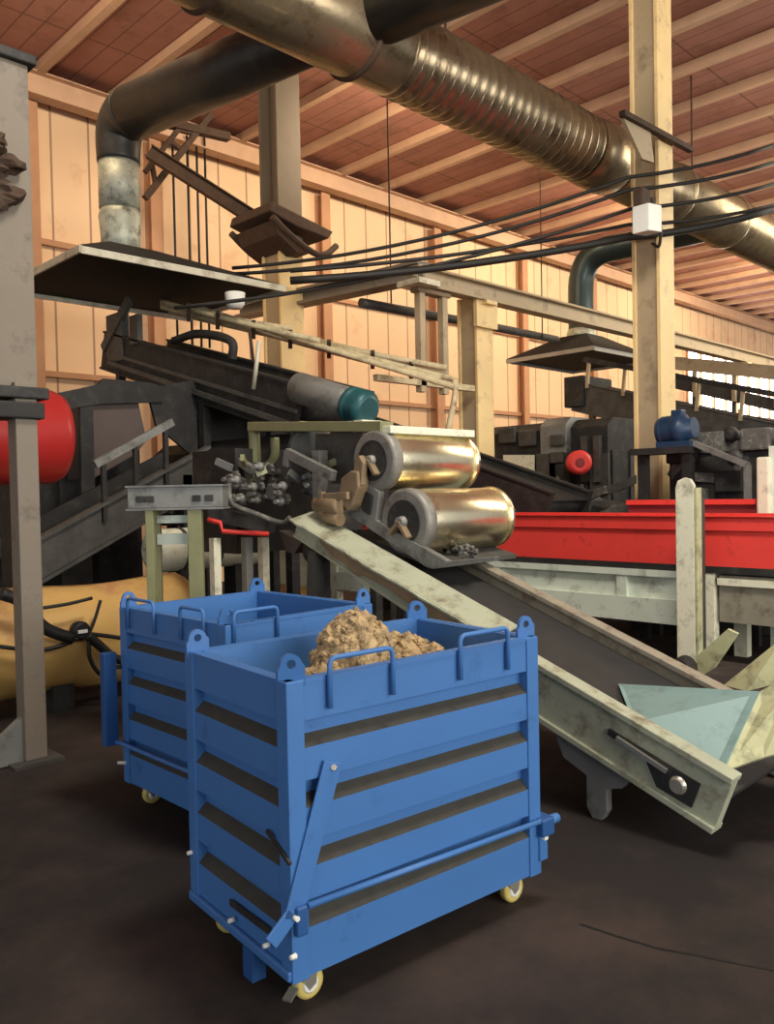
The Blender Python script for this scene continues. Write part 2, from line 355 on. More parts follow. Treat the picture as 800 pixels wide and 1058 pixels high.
MB().lathe((10.2, 8.5, 4.28), (10.4, 8.5, 4.28), [(0, .13), (1, .13)], 16).build('coupling', 'machine', t)
# low rails on the far right (walkway rails), slanting
def rail(a, b, w, h, label, m='tan_steel', name='walkway_rail'):
    t = thing(name, label, 'rail', (a+b)/2, None)
    MB().bar(a, b, w, h).build('rail_bar', m, t)
    for k in (.1, .35, .6, .85):
        q = a+(b-a)*k; MB().bar(q, q-V((0, 0, .55)), .06, .06).build('drop_post', m, t)
    return t
rail(at(665, 372, X=14), at(830, 388, X=14), .1, .22, 'thick upper walkway rail under the bright window')
rail(at(665, 388, X=14.15), at(830, 425, X=14.15), .1, .2, 'lower sloping dark rail above the far right conveyor', 'machine_mid')
# cables
pairs = [((240, 277), 10, (650, 183), 6.6, .5, (800, 150)), ((240, 283), 10, (650, 196), 6.6, .55, (800, 168)), ((180, 318), 9, (655, 215), 6.6, .45, (800, 190)),
         ((300, 280), 9, (650, 232), 6.8, .2, (800, 212)), ((300, 290), 9, (650, 245), 6.8, .2, (800, 216))]
names = ['topmost black cable sagging from the left wall to the tall column', 'second black cable, just under the topmost one', 'third black cable crossing above the overhead beam',
         'fourth black cable, running low towards the tall column', 'lowest black cable, a thick one just above the pale overhead beam']
for (p0, d0, p1, d1, sg, p2), lb in zip(pairs, names):
    a = at(*p0, D=d0); bq = at(*p1, D=d1+2.9); cq = at(*p2, D=d1+3.1)
    w = MB().tube(sag(a, bq, sg*.35)+sag(bq, cq, .05, 5)[1:], .022 if lb[0] != 'l' else .045, 6)
    tag(w.build('power_cable', 'cable', smooth=True), lb, 'cable', 'overhead power cables')
for uv in ((210, 95, 215), (193, 140, 240), (178, 140, 235), (203, 150, 240)):
    a = at(uv[0], uv[1], Y=12.6); b2 = at(uv[0]+2, uv[2]+20, Y=12.6)
    tag(MB().tube([(a.x, 12.6, a.z), (a.x, 12.6, 4.2)], .02, 6).build('wall_conduit', 'cable'), 'thin dark vertical conduit on the wall right of the elbowed duct', 'conduit', 'wall conduits')
# small ladder frame right of elbow
t = thing('roof_ladder', 'small dark ladder-like strut leaning behind the elbowed duct', 'ladder', at(170, 180, Y=11.6))
a = [at(150, 205, Y=11.6), at(218, 118, Y=11.6), at(150, 178, Y=11.6), at(195, 120, Y=11.6)]
MB().bar(a[0], a[1], .09, .09).build('stile', 'rust', t); MB().bar(a[2], a[3], .07, .07).build('stile', 'rust', t)
for k in (.15, .35, .55, .75): MB().bar(a[0]+(a[1]-a[0])*k, a[2]+(a[3]-a[2])*k, .06, .06).build('rung', 'rust', t)
MB().bar(at(172, 127, Y=11.6), at(236, 142, Y=11.6), .14, .12).build('cross_arm', 'rust', t)
# ================================================================== MACHINERY HELPERS
def conveyor(x0, x1, ya, za, yb, zb, hgt, label, side='machine_mid', belt='belt', legs=(), name='belt_conveyor', side2=None, taper=None):
    """inclined conveyor running along Y between (ya,za) and (yb,zb); za/zb = top edge of the side rails"""
    t = thing(name, label, 'conveyor', ((x0+x1)/2, (ya+yb)/2, 0))
    d = V((0, yb-ya, zb-za)).normalized(); n = V((0, -d.z, d.y));  n = n if n.z > 0 else -n
    for X, s in ((x0, side), (x1, side2 or side)):
        if taper and X == x0:
            mid = V((X, ya+(yb-ya)*taper[1], za+(zb-za)*taper[1])); A_ = V((X, ya, za)); B_ = V((X, yb, zb)); e_ = V((.03, 0, 0)); m0 = mid-n*hgt; a0_ = A_-n*taper[0]; m1 = V((X, ya+(yb-ya)*(taper[1]-.12), za+(zb-za)*(taper[1]-.12)))-n*taper[0]*1.4
            MB().prism([A_-e_, B_-e_, B_-e_-n*hgt, m0-e_, m1-e_, a0_-e_], (.06, 0, 0)).bar(A_, B_, .10, .03, n).bar(m0, B_-n*hgt, .10, .03, n).bar(a0_, m1, .08, .02, n).bar(m1, m0, .08, .025, n).build('side_rail', s, t, .004)
            continue
        MB().prism([(X-.03, ya, za), (X-.03, yb, zb), V((X-.03, yb, zb))-n*hgt, V((X-.03, ya, za))-n*hgt], (.06, 0, 0)).bar((X, ya, za), (X, yb, zb), .10, .03, n).bar(V((X, ya, za))-n*hgt, V((X, yb, zb))-n*hgt, .10, .03, n).build('side_rail', s, t, .004)
    b0 = V((0, ya, za))-n*.10; b1 = V((0, yb, zb))-n*.10
    MB().hull8([V((x0+.03, b0.y, b0.z)), V((x1-.03, b0.y, b0.z)), V((x1-.03, b1.y, b1.z)), V((x0+.03, b1.y, b1.z))]+[V((x0+.03, b0.y, b0.z))+n*.02, V((x1-.03, b0.y, b0.z))+n*.02, V((x1-.03, b1.y, b1.z))+n*.02, V((x0+.03, b1.y, b1.z))+n*.02]).build('belt', belt, t)
    for q, sg in ((b0, 1), (b1, -1)):
        r = hgt*.3
        c = q-n*(r-.01)+d*sg*(r+.04)
        MB().lathe((x0+.03, c.y, c.z), (x1-.03, c.y, c.z), [(0, r), (1, r)], 24).build('end_pulley', 'machine', t)
    for k in legs:
        for X in (x0, x1):
            p = V((X, ya+(yb-ya)*k, za+(zb-za)*k))-n*hgt
            MB().bar((X, p.y, p.z+.02), (X, p.y, 0), .09, .09).build('leg', side, t)
    return t
# ---- discharge conveyor in front
dc = conveyor(3.5, 4.36, 4.36, 1.405, 1.45, .345, .25, 'long pale green discharge conveyor sloping down behind the front blue bin', 'green_grey', side2='rail', taper=(.09, .52))
# bearing slot and take-up at near tail
def dcp(y, off): # point on near rail
    d = V((0, -3.0, -1.095)).normalized(); n = V((0, -d.z*-1, -d.y)) ; n = V((0, -.343, .939)) ; n.normalize()
    z = .345+(y-1.45)*(1.095/3.0); return V((3.455, y, z))+V((0, -.343*-1*off*0, 0))-V((0, -.343, .939))*off
s = MB(); s.prism([dcp(2.0, .09), dcp(1.56, .09), dcp(1.56, .21), dcp(1.72, .215), dcp(1.80, .13), dcp(2.0, .12)], (.012, 0, 0)); s.build('bearing_slot', 'machine', dc)
MB().bar(dcp(1.95, .105)-V((.008, 0, 0)), dcp(1.70, .115)-V((.008, 0, 0)), .02, .02).build('take_up_screw', 'zinc', dc)
c = dcp(1.64, .15); MB().lathe(c+V((-.02, 0, 0)), c+V((.03, 0, 0)), [(0, .03), (.5, .045), (1, .05)], 16).build('bearing', 'zinc', dc, 0)
p = dcp(2.0, .24)
MB().prism([(3.48, p.y+.28, p.z+.08), (3.48, p.y-.18, p.z-.06), (3.48, p.y-.10, p.z-.14), (3.48, p.y-.02, p.z-.16), (3.48, p.y-.02, .05), (3.48, p.y+.01, 0), (3.48, p.y+.06, 0), (3.48, p.y+.09, .05), (3.48, p.y+.09, p.z-.12), (3.48, p.y+.22, p.z-.06)], (.05, 0, 0)).build('leg', 'machine_grey', dc, .004)
MB().prism([(4.34, p.y+.28, p.z+.08), (4.34, p.y-.18, p.z-.06), (4.34, p.y-.02, p.z-.16), (4.34, p.y-.02, 0), (4.34, p.y+.09, 0), (4.34, p.y+.09, p.z-.12)], (.05, 0, 0)).build('leg', 'machine_grey', dc, .004)
for X in (3.5, 4.36): MB().bar((X, 4.2, 1.22), (X, 4.3, 0), .08, .08).build('leg', 'machine_mid', dc)
# flat pale cover plate on the near side of the upper half, with a torn edge
top = [V((3.50, 4.48, 1.47))+V((0, 0, 0))]
n_ = 26; A = []; B = []
for i in range(n_+1):
    y = 4.40-(4.40-2.7)*i/n_; z = .352+(y-1.45)*(1.095/3.0)
    A.append(V((3.44-.02*noise.noise(V((i*.7, 3, 0)))-.03*abs(noise.noise(V((i*1.7, 1, 0)))), y, z))); B.append(V((3.66, y, z+.05)))
s = MB()
for i in range(n_): s.hull8([A[i]-V((0, 0, .012)), B[i]-V((0, 0, .012)), B[i+1]-V((0, 0, .012)), A[i+1]-V((0, 0, .012)), A[i], B[i], B[i+1], A[i+1]])
s.build('cover_plate', 'green_grey', dc)
s = MB()
A = []; B = []
for i in range(22):
    y = 4.1-1.25*i/21; z = .33+(y-1.45)*(1.095/3.0); w_ = (.05+.06*abs(noise.noise(V((i*.9, 4, 0)))))*min(1, (21-i)/4, (i+1)/3)
    A.append(V((3.452, y, z+.004))); B.append(V((3.452, y, z-w_)))
s.prism(A+B[::-1], (-.008, 0, 0))
s.build('torn_strip', 'brown', dc)
# ---- upper inclined conveyor under the left hood
uc = conveyor(5.0, 5.9, 10.1, 3.72, 6.15, 2.62, .46, 'dark upper conveyor climbing left beneath the black hood', 'machine', legs=(.12, .6))
MB().box(4.95, 5.05, 9.6, 10.0, 3.3, 3.9).box(4.95, 5.02, 9.2, 9.4, 3.45, 3.8).bar((4.96, 10.1, 3.5), (4.96, 9.4, 4.0), .06, .12).build('head_bracket', 'machine_mid', uc)
MB().bar((4.93, 9.9, 3.3), (4.93, 6.3, 2.27), .05, .05).build('return_pipe', 'machine_mid', uc)
MB().prism([(4.94, 10.0, 3.46), (4.94, 6.2, 2.40), (4.94, 6.2, 2.36), (4.94, 10.0, 3.42)], (.03, 0, 0)).build('side_ridge', 'machine_mid', uc)
MB().tube([at(268, 352, X=4.9), at(262, 402, X=4.9)], .022, 8).build('stay_rod', 'hood_rim', uc)
MB().tube(curve([at(180, 352, X=5.2), at(205, 345, X=5.2), at(238, 352, X=5.2), at(240, 372, X=5.2)]), .05, 8).build('bent_guard', 'machine', uc)
a = at(307, 400, X=5.0); b2 = at(362, 418, X=5.0)
t = thing('gear_motor', 'round grey drive drum with a teal motor at the foot of the upper conveyor', 'motor', ((a.x+b2.x)/2, b2.y, b2.z-.15))
MB().lathe(a, b2, [(0, .12), (.05, .15), (.9, .15), (1, .12)], 24).build('drive_drum', 'machine_grey', t)
d = (b2-a).normalized()
MB().lathe(b2, b2+d*.25, [(0, .12), (.1, .17), (.3, .17), (.34, .14), (.5, .17), (.62, .14), (.8, .17), (1, .11)], 24).build('motor_body', 'motor_teal', t)
MB().box(b2.x-.12, b2.x+.12, b2.y-.28, b2.y+.05, b2.z-.24, b2.z-.16).build('mounting_foot', 'cream', t)
# pale bundle of poles / cable tray on top
t = thing('pole_rack', 'rack of pale bamboo-coloured poles slanting above the upper conveyor', 'rack', at(330, 350, D=9.4)-V((0, 0, .1)))
for (u0, v0, u1, v1, dd) in ((167, 312, 330, 352, 0), (167, 317, 470, 392, .1), (175, 322, 460, 386, .3), (205, 318, 470, 400, -.1), (280, 345, 462, 380, .2), (240, 330, 440, 378, .4), (167, 315, 300, 340, .5), (250, 338, 470, 396, .35), (300, 350, 455, 392, -.05), (200, 322, 380, 368, .55)):
    MB().tube([at(u0, v0, D=10.2+dd), at((u0+u1)/2, (v0+v1)/2+1, D=9.9+dd), at(u1, v1, D=9.6+dd)], .034, 8).build('pole', 'bamboo', t)
for u, v in ((195, 322), (225, 330), (262, 340), (300, 350), (340, 360), (385, 371), (425, 381)):
    MB().bar(at(u, v-8, D=9.9), at(u, v+9, D=10.1), .05, .05).build('spacer', 'rust', t)
MB().tube(curve([at(470, 392, D=9.6), at(470, 410, D=9.5), at(463, 445, D=9.4)]), .035, 8).build('bent_stay', 'bamboo', t)
MB().tube([at(258, 342, D=9.9), at(262, 375, D=9.9)], .02, 6).build('drop_wire', 'rust', t)
p = at(243, 311, D=9.6)
tag(MB().lathe(p-V((0, 0, .09)), p+V((0, 0, .09)), [(0, .07), (.3, .11), (1, .12)], 16).build('pale_can', 'white'), 'small white can hanging under the right end of the black hood', 'can')
# ---- left diagonal conveyor rising right (along X)
a = at(30, 562, Y=7.0); b2 = at(215, 462, Y=7.0)
t = thing('incline_chute', 'dark green-grey trough rising right behind the left steel post', 'chute', ((a.x+b2.x)/2, 7.2, 0))
MB().prism([a, b2, b2+V((0, 0, -.36)), a+V((0, 0, -.36))], (0, .05, 0)).bar(a, b2, .1, .03).bar(a-V((0, 0, .36)), b2-V((0, 0, .36)), .1, .03).build('side_plate', 'machine_mid', t)
MB().prism([a+V((0, .8, 0)), b2+V((0, .8, 0)), b2+V((0, .8, -.36)), a+V((0, .8, -.36))], (0, .05, 0)).build('side_plate', 'machine', t)
MB().bar(a+V((0, .42, -.15)), b2+V((0, .42, -.15)), .75, .03).build('bed', 'belt', t)
MB().box(2.75, 2.85, 7.0, 7.1, 0, .75).build('leg', 'machine', t); MB().box(4.2, 4.3, 7.0, 7.1, 0, 1.8).build('leg', 'machine', t)
a = at(98, 480, Y=6.98); b2 = at(178, 436, Y=6.98); MB().bar(a, b2, .05, .07).build('upper_rail', 'machine_grey', t)
for k in (.1, .5, .9): q = a+(b2-a)*k; MB().bar(q, q-V((0, 0, .55)), .04, .04).build('rail_strut', 'machine', t)
# ---- red tank and brown cabinet left
a = at(0, 450, Y=6.0)
t = thing('red_tank', 'glossy red horizontal tank behind the left steel post', 'tank', (2.2, 6.3, 0))
MB().lathe((1.4, 6.35, 2.07), (2.74, 6.35, 2.07), [(0, .25), (.03, .34), (.1, .36), (.93, .36), (.98, .33), (1, .25)], 36).build('tank_shell', 'red_tank', t)
for X in (1.7, 2.5): MB().box(X-.05, X+.05, 6.5, 6.85, 0, 1.80).build('cradle', 'machine', t)
t = thing('brown_cabinet', 'dull brown sheet-metal cabinet right of the red tank', 'cabinet', (3.4, 7.6, 0))
def cb(u, v): return at(u, v, Y=8.0)
MB().prism([cb(92, 395+12), cb(140, 400), cb(152, 455), cb(140, 470), cb(96, 495)], (0, .6, 0)).build('housing', 'brown_panel', t, .01)
MB().prism([cb(80, 405), cb(93, 405), cb(96, 520), cb(82, 520)], (0, -.06, 0)).build('side_post', 'machine', t)
MB().prism([cb(30, 412), cb(60, 406), cb(98, 398), cb(104, 392), cb(150, 396), cb(165, 400), cb(165, 416), cb(100, 418), cb(60, 424), cb(30, 424)], (0, -.08, 0)).build('roof_sheet', 'machine', t)
MB().prism([cb(150, 402), cb(232, 386), cb(300, 420), cb(300, 452), cb(205, 478), cb(160, 440)], (0, -.04, 0)).build('transfer_chute', 'machine', t)
for X in (3.0, 4.0): MB().box(X, X+.08, 8.3, 8.4, 0, 2.5).build('leg', 'machine', t)
# dark bodies behind
def body(name, label, cat, x0, x1, y0, y1, z0, z1, m='machine', extras=(), seed=0):
    t = thing(name, label, cat, ((x0+x1)/2, (y0+y1)/2, z0))
    s = MB(); s.prism([(x0, y0, z0), (x1, y0, z0), (x1, y0, z1-.08), (x1-.1, y0, z1), (x0+.15, y0, z1), (x0, y0, z1-.12)], (0, y1-y0, 0)); s.build('casing', m, t, .01)
    rnd = random.Random(seed)
    nx = max(2, int((x1-x0)/.5))
    for i in range(nx):
        xx = x0+(x1-x0)*(i+.5)/nx
        MB().box(xx-.17, xx+.17, y0-.03, y0+.01, z0+.15*(z1-z0), z1-.18*(z1-z0)).build('panel', rnd.choice(['machine', 'machine_mid']), t, .006)
    ny = max(2, int((y1-y0)/.5))
    for i in range(ny):
        yy = y0+(y1-y0)*(i+.5)/ny
        MB().box(x0-.03, x0+.01, yy-.17, yy+.17, z0+.15*(z1-z0), z1-.2*(z1-z0)).build('panel', rnd.choice(['machine', 'machine_mid']), t, .006)
    return t
body('mill_housing', 'dark machine housing in the gloom beneath the brown cabinet', 'machine', 2.6, 4.7, 8.75, 9.7, 0, 2.25, seed=1)
body('mill_housing', 'dark machine housing directly under the upper conveyor', 'machine', 5.0, 6.4, 6.4, 9.0, 1.25, 2.2, seed=2)
for xx in (5.1, 6.25):
    for yy in (6.5, 8.8): MB().box(xx, xx+.1, yy, yy+.1, 0, 1.26).build('leg', 'machine', C.objects['mill_housing.001'])
# white low blocks seen beneath (pale frame behind stand)
t = thing('pale_tank', 'off-white rounded tank in shadow behind the grey box stand', 'tank', (4.3, 6.85, 0))
q = at(152, 570, Y=6.85); zc = q.z; x0_ = q.x; x1_ = at(300, 570, Y=6.85).x
MB().lathe((x0_, 6.85, zc), (min(x1_, 4.95), 6.85, zc), [(0, .1), (.03, .17), (.08, .2), (.94, .2), (1, .17)], 24).build('shell', 'cream', t)
for k in (.3, .65): MB().lathe((x0_+k, 6.85, zc), (x0_+k+.04, 6.85, zc), [(0, .205), (1, .205)], 24).build('band', 'machine_mid', t)
MB().box(4.0, 4.1, 6.75, 6.95, 0, zc-.17).build('cradle', 'machine', t); MB().box(4.6, 4.7, 6.75, 6.95, 0, zc-.17).build('cradle', 'machine', t)
# ---- grey box on stand
P0 = at(135, 505, D=5.3); P1 = at(231, 505, D=5.3)
x0, y0, x1, y1 = 2.55, 4.95, 2.95, 4.52
t = thing('box_stand', 'long grey steel box on square olive legs behind the rear blue bin', 'stand', (2.75, 4.75, 0))
a = V((2.55, 4.93, 0)); b2 = V((2.98, 4.5, 0)); zt = at(183, 503, D=5.3).z; zb = zt-.135
dv = (b2-a).normalized(); nv = V((dv.y, -dv.x, 0)); nv = nv if nv.dot(FW) < 0 else -nv
def q4(s0, s1, n0, n1, z0, z1): return [V((0, 0, z0))+a+dv*s0+nv*n0, V((0, 0, z0))+a+dv*s1+nv*n0, V((0, 0, z0))+a+dv*s1+nv*n1, V((0, 0, z0))+a+dv*s0+nv*n1]+[V((0, 0, z1))+a+dv*s0+nv*n0, V((0, 0, z1))+a+dv*s1+nv*n0, V((0, 0, z1))+a+dv*s1+nv*n1, V((0, 0, z1))+a+dv*s0+nv*n1]
Lb = (b2-a).length
MB().hull8(q4(0, Lb, -.2, 0, zb, zt)).build('box', 'machine_grey', t, .006)
MB().hull8(q4(-.01, Lb+.01, -.21, .012, zt, zt+.012)).hull8(q4(-.01, Lb+.01, -.21, .012, zb-.012, zb)).build('edge_lip', 'machine_grey', t)
for s0 in (.06, .12, .42, .5): MB().hull8(q4(s0, s0+.05, 0, .012, zb+.04, zb+.08)).build('slot', 'machine', t)
for s0, w, mm in ((.11, .05, 'olive_pipe'), (.38, .09, 'olive_pipe'), ): MB().hull8(q4(s0, s0+w, -.06, 0, 0, zb-.01)).build('leg', mm, t, .004)
for s0 in (.11, .38): MB().hull8(q4(s0, s0+.05, -.2, -.15, 0, zb-.01)).build('leg', 'olive_pipe', t, .004)
MB().hull8(q4(.15, .4, -.16, -.12, zb-.1, zb-.05)).hull8(q4(.15, .4, -.16, -.12, zb-.24, zb-.17)).build('cross_rail', 'pale_frame', t)
# ---- support stand right of it with red edge tray
t = thing('red_edged_tray', 'dark tray with a bright red front edge on grey legs left of the rollers', 'tray', (3.3, 4.9, 0))
a0 = at(215, 537, D=6); a1 = at(278, 552, D=6)
MB().prism([a0+V((0, 0, .0)), a1, a1+V((.25, .25, 0)), a0+V((.25, .25, 0))], (0, 0, .1)).build('tray', 'machine', t)
MB().tube([a0, at(228, 540, D=5.98), at(230, 549, D=5.98), a1], .018, 8).build('edge_strip', 'red', t)
for q, mm in ((at(222, 556, D=6.03), 'cream'), (at(255, 555, D=6.05), 'machine_grey'), (at(272, 555, D=6.2), 'cream')):
    MB().box(q.x-.03, q.x+.03, q.y-.03, q.y+.03, 0, q.z).build('leg', mm, t)
# ---- roller mill with two chrome drums
rm = thing('roller_mill', 'two-roll mill with shiny brass-toned drums above the discharge conveyor', 'machine', (4.05, 3.9, 0))
def drum(c, r, ln):
    a = V(c); b2 = a+V((ln, 0, 0))
    d = MB().lathe(a+V((.015, 0, 0)), b2, [(0, r*.97), (.02, r), (.98, r), (1, r*.96)], 56).build('roller', 'chrome', rm)
    MB().lathe(a+V((-.05, 0, 0)), a+V((.03, 0, 0)), [(0, r*.93), (.2, r*1.03), (1, r*1.03)], 48).build('end_ring', 'drum_end', d)
    MB().lathe(a+V((-.058, 0, 0)), a+V((-.046, 0, 0)), [(0, r*.68), (1, r*.68)], 32).build('recess', 'machine', d)
    MB().lathe(a+V((-.10, 0, 0)), a+V((0, 0, 0)), [(0, r*.16), (.5, r*.2), (1, r*.2)], 16).build('shaft', 'drum_end', d)
    for k in range(2):
        an = 1.5*k-2.2; e = a+V((-.065, cos(an)*r*.58, sin(an)*r*.58)); MB().bar(a+V((-.065, 0, 0)), e, .02, .085, (1, 0, 0)).build('bracket_arm', 'brown', d)
    MB().lathe(b2+V((-.005, 0, 0)), b2+V((.03, 0, 0)), [(0, r*1.04), (1, r*1.04)], 48).build('end_ring', 'chrome', d)
    return d
dp1 = at(391, 476, X=3.78); dp2 = at(423, 539, X=3.78)
drum(dp1, .195, .78); drum(dp2, .205, .80)
print('drums', dp1, dp2)
# frame plates
def P(u, v, x=3.72): return at(u, v, X=x)
MB().prism([P(357, 530), P(372, 528), P(462, 580), P(512, 575, 3.74), P(510, 580, 3.74), P(447, 588), P(440, 586)], (.05, 0, 0)).build('lower_frame', 'machine_grey', rm, .004)
MB().prism([P(366, 492), P(392, 508), P(388, 540), P(372, 530)], (.05, 0, 0)).build('bearing_block', 'machine_grey', rm, .006)
MB().prism([P(372, 505, 3.70), P(384, 512, 3.70), P(381, 532, 3.70), P(374, 527, 3.70)], (.02, 0, 0)).build('window_plate', 'machine', rm)
p = P(357, 440, 3.9)
MB().bar(P(262, 441, 3.8), P(400, 441, 3.8), .12, .07).build('top_rail', 'olive_pipe', rm, .005)
MB().bar(P(398, 444, 3.76), P(398, 444, 3.76)+V((.85, 0, 0)), .1, .05).build('top_cross_rail', 'cream', rm, .005)
MB().tube(curve([P(262, 437, 3.8), P(263, 455, 3.8), P(264, 480, 3.8)]), .045, 14).build('pipe_leg', 'olive_pipe', rm)
MB().tube(curve([P(284, 452, 3.9), P(284, 470, 3.9), P(278, 480, 3.85), P(266, 484, 3.8)]), .035, 12).build('pipe_bend', 'olive_pipe', rm)
MB().bar(P(297, 468, 3.65), P(345, 492, 3.65), .05, .07).build('arm', 'machine_grey', rm, .004)
MB().bar(P(299, 466, 3.65), P(297, 482, 3.65), .05, .06).build('arm', 'machine_grey', rm, .004)
MB().bar(P(340, 488, 3.65), P(333, 515, 3.65), .05, .07).build('arm', 'machine_grey', rm, .004)
MB().bar(P(240, 472, 3.65), P(262, 486, 3.65), .05, .06).build('arm', 'machine_grey', rm, .004)
MB().hull8([P(300, 448, 3.9), P(375, 448, 3.9), P(375, 500, 3.9), P(300, 500, 3.9)][::-1]+[q+V((.5, .1, 0)) for q in [P(300, 448, 3.9), P(375, 448, 3.9), P(375, 500, 3.9), P(300, 500, 3.9)][::-1]]).build('side_box', 'machine_mid', rm)
s = MB().lathe(P(322, 462, 3.88), P(322, 462, 3.98), [(0, .15), (.2, .17), (1, .17)], 24); s.build('gear_guard', 'machine_mid', rm)
# rusty clamp
rc = MB(); q = P(352, 523, 3.6); e = P(326, 521, 3.6)
rc.lathe(e, q, [(0, .03), (.04, .045), (.3, .045), (.34, .06), (.92, .06), (1, .05)], 18)
rc.build('clamp_cylinder', 'brown', rm)
rc = MB(); q = P(352, 537, 3.6); e = P(336, 533, 3.6); rc.lathe(e, q, [(0, .035), (.1, .045), (1, .045)], 16); rc.build('clamp_cylinder', 'brown', rm)
MB().prism([P(349, 515, 3.62), P(352, 494, 3.62), P(362, 486, 3.62), P(369, 487, 3.62), P(370, 503, 3.62), P(364, 522, 3.62), P(358, 528, 3.62)], (.10, 0, 0)).build('clamp_bracket', 'brown', rm, .012)
MB().prism([P(364, 500, 3.64), P(366, 474, 3.64), P(371, 470, 3.64), P(375, 478, 3.64), P(373, 502, 3.64)], (.05, 0, 0)).build('clamp_strap', 'brown', rm, .008)
MB().bar(P(330, 514, 3.58), P(360, 512, 3.58), .03, .05).bar(P(333, 508, 3.58), P(333, 532, 3.58), .04, .04).build('clamp_handle', 'brown', rm, .006)
# crumb pile under lower drum
s = MB()
rr = random.Random(3)
for i in range(46):
    q = at(458+rr.uniform(-14, 36), 571+rr.uniform(-6, 3), X=3.95+rr.uniform(0, .3)); s.blob(q, rr.uniform(.012, .026), .5, i, 1)
s.build('scrap', 'sooty', rm)['kind'] = 'stuff'
MB().hull8([V((3.76, dp2.y-.22, dp2.z-.28)), V((4.6, dp2.y-.22, dp2.z-.28)), V((4.6, dp2.y+.3, dp2.z-.16)), V((3.76, dp2.y+.3, dp2.z-.16)), V((3.76, dp2.y-.22, dp2.z-.25)), V((4.6, dp2.y-.22, dp2.z-.25)), V((4.6, dp2.y+.3, dp2.z-.13)), V((3.76, dp2.y+.3, dp2.z-.13))]).build('drip_tray', 'machine_mid', rm)
for X in (3.8, 4.56):
    MB().bar((X, 4.5, 0), (X, 4.5, 1.9), .08, .08).build('upright', 'machine_grey', rm)
# chain and knocker cluster left of mill
t = thing('sprocket_cluster', 'sooty tangle of chain, sprockets and bolts left of the shiny rollers', 'machine part', at(285, 530, D=6.2)-V((0, 0, .1)))
rr = random.Random(5)
for i in range(52):
    u = rr.uniform(236, 325); v = rr.uniform(478, 520); q = at(u, v, D=5.9+rr.uniform(0, .5)); r = rr.uniform(.025, .06)
    k = rr.choice(['sprocket', 'bolt', 'bracket'])
    if k == 'sprocket':
        pr_ = [q+V((0, cos(j*pi/8)*r*(1 if j % 2 else .75), sin(j*pi/8)*r*(1 if j % 2 else .75))) for j in range(16)]
        MB().prism(pr_, (.03, 0, 0)).build(k, 'sooty', t)
    elif k == 'bolt': MB().lathe(q, q+V((-.08, -.02, 0)), [(0, .035), (.4, .035), (.42, .018), (1, .018)], 8).build(k, 'machine_grey', t)
    else: MB().bar(q, q+V((rr.uniform(-.1, .1), rr.uniform(-.15, .15), rr.uniform(-.1, .1))), .03, .05).build(k, rr.choice(['sooty', 'machine_grey', 'olive_pipe', 'olive_pale']), t)
MB().tube(curve([at(236, 500, D=5.9), at(240, 520, D=5.9), at(262, 530, D=5.9), at(290, 540, D=5.85), at(300, 535, D=5.8)]), .02, 6).build('drive_chain', 'sooty', t)
MB().box(*[v for pr2 in ((3.6, 4.9), (5.25, 5.85), (1.15, 1.95)) for v in pr2]).build('backing_casing', 'machine', t)
q = at(300, 570, X=3.55)
MB().prism([at(288, 548, X=3.75), at(312, 560, X=3.75), at(304, 572, X=3.75), at(296, 570, X=3.75)], (.1, 0, 0)).build('drop_funnel', 'brown_panel', t)
# belt conveyor behind rollers going down right
conveyor(7.9, 8.7, 9.0, 2.72, 5.3, 1.54, .35, 'broad black conveyor sloping down right behind the shiny rollers', 'machine', legs=(.3,))
# ================================================================== RED TROUGH + FRAME
t = thing('red_trough', 'long bright red trough on a pale frame crossing behind the white post', 'trough', (7.3, 6, .9))
prof = [(7.0, .90), (7.0, 1.20), (6.97, 1.21), (6.97, 1.31), (6.94, 1.33), (7.03, 1.33), (7.03, .93), (7.75, .93), (7.75, 1.33), (7.84, 1.33), (7.84, .90)]
MB().prism([(a, 1.2, b) for a, b in prof], (0, 8.2, 0)).build('trough_body', 'red', t)
MB().box(6.99, 7.8, 1.2, 9.4, .84, .90).build('skid', 'machine', t)
t = thing('trough_frame', 'pale green-white steel frame carrying the red trough', 'frame', (7.4, 6, 0))
MB().box(7.02, 7.08, 3.3, 9.4, .40, .84).build('web_plate', 'pale_frame', t)
MB().box(6.97, 7.1, 3.3, 9.4, .78, .84).build('top_flange', 'pale_frame', t)
MB().box(6.97, 7.1, 3.3, 9.4, .36, .58).build('bottom_flange', 'pale_frame', t)
for yy in (3.9, 5.4, 7.0, 8.4): MB().box(6.98, 7.04, yy, yy+.1, .58, .78).build('stiffener', 'pale_frame', t)
MB().box(7.04, 7.12, 1.2, 3.05, .42, .82).build('end_plate', 'rail', t)
MB().box(7.0, 7.14, 1.2, 3.05, .74, .8).build('end_flange', 'cream', t)
for yy in (3.08, 5.9, 8.0): MB().box(7.0, 7.1, yy, yy+.12, 0, .86).build('leg', 'cream', t)
for yy in (3.08, 5.9, 8.0): MB().box(7.7, 7.8, yy, yy+.12, 0, .84).build('leg', 'cream', t)
MB().box(7.1, 7.75, 1.3, 9.3, .80, .84).build('deck', 'machine_mid', t)
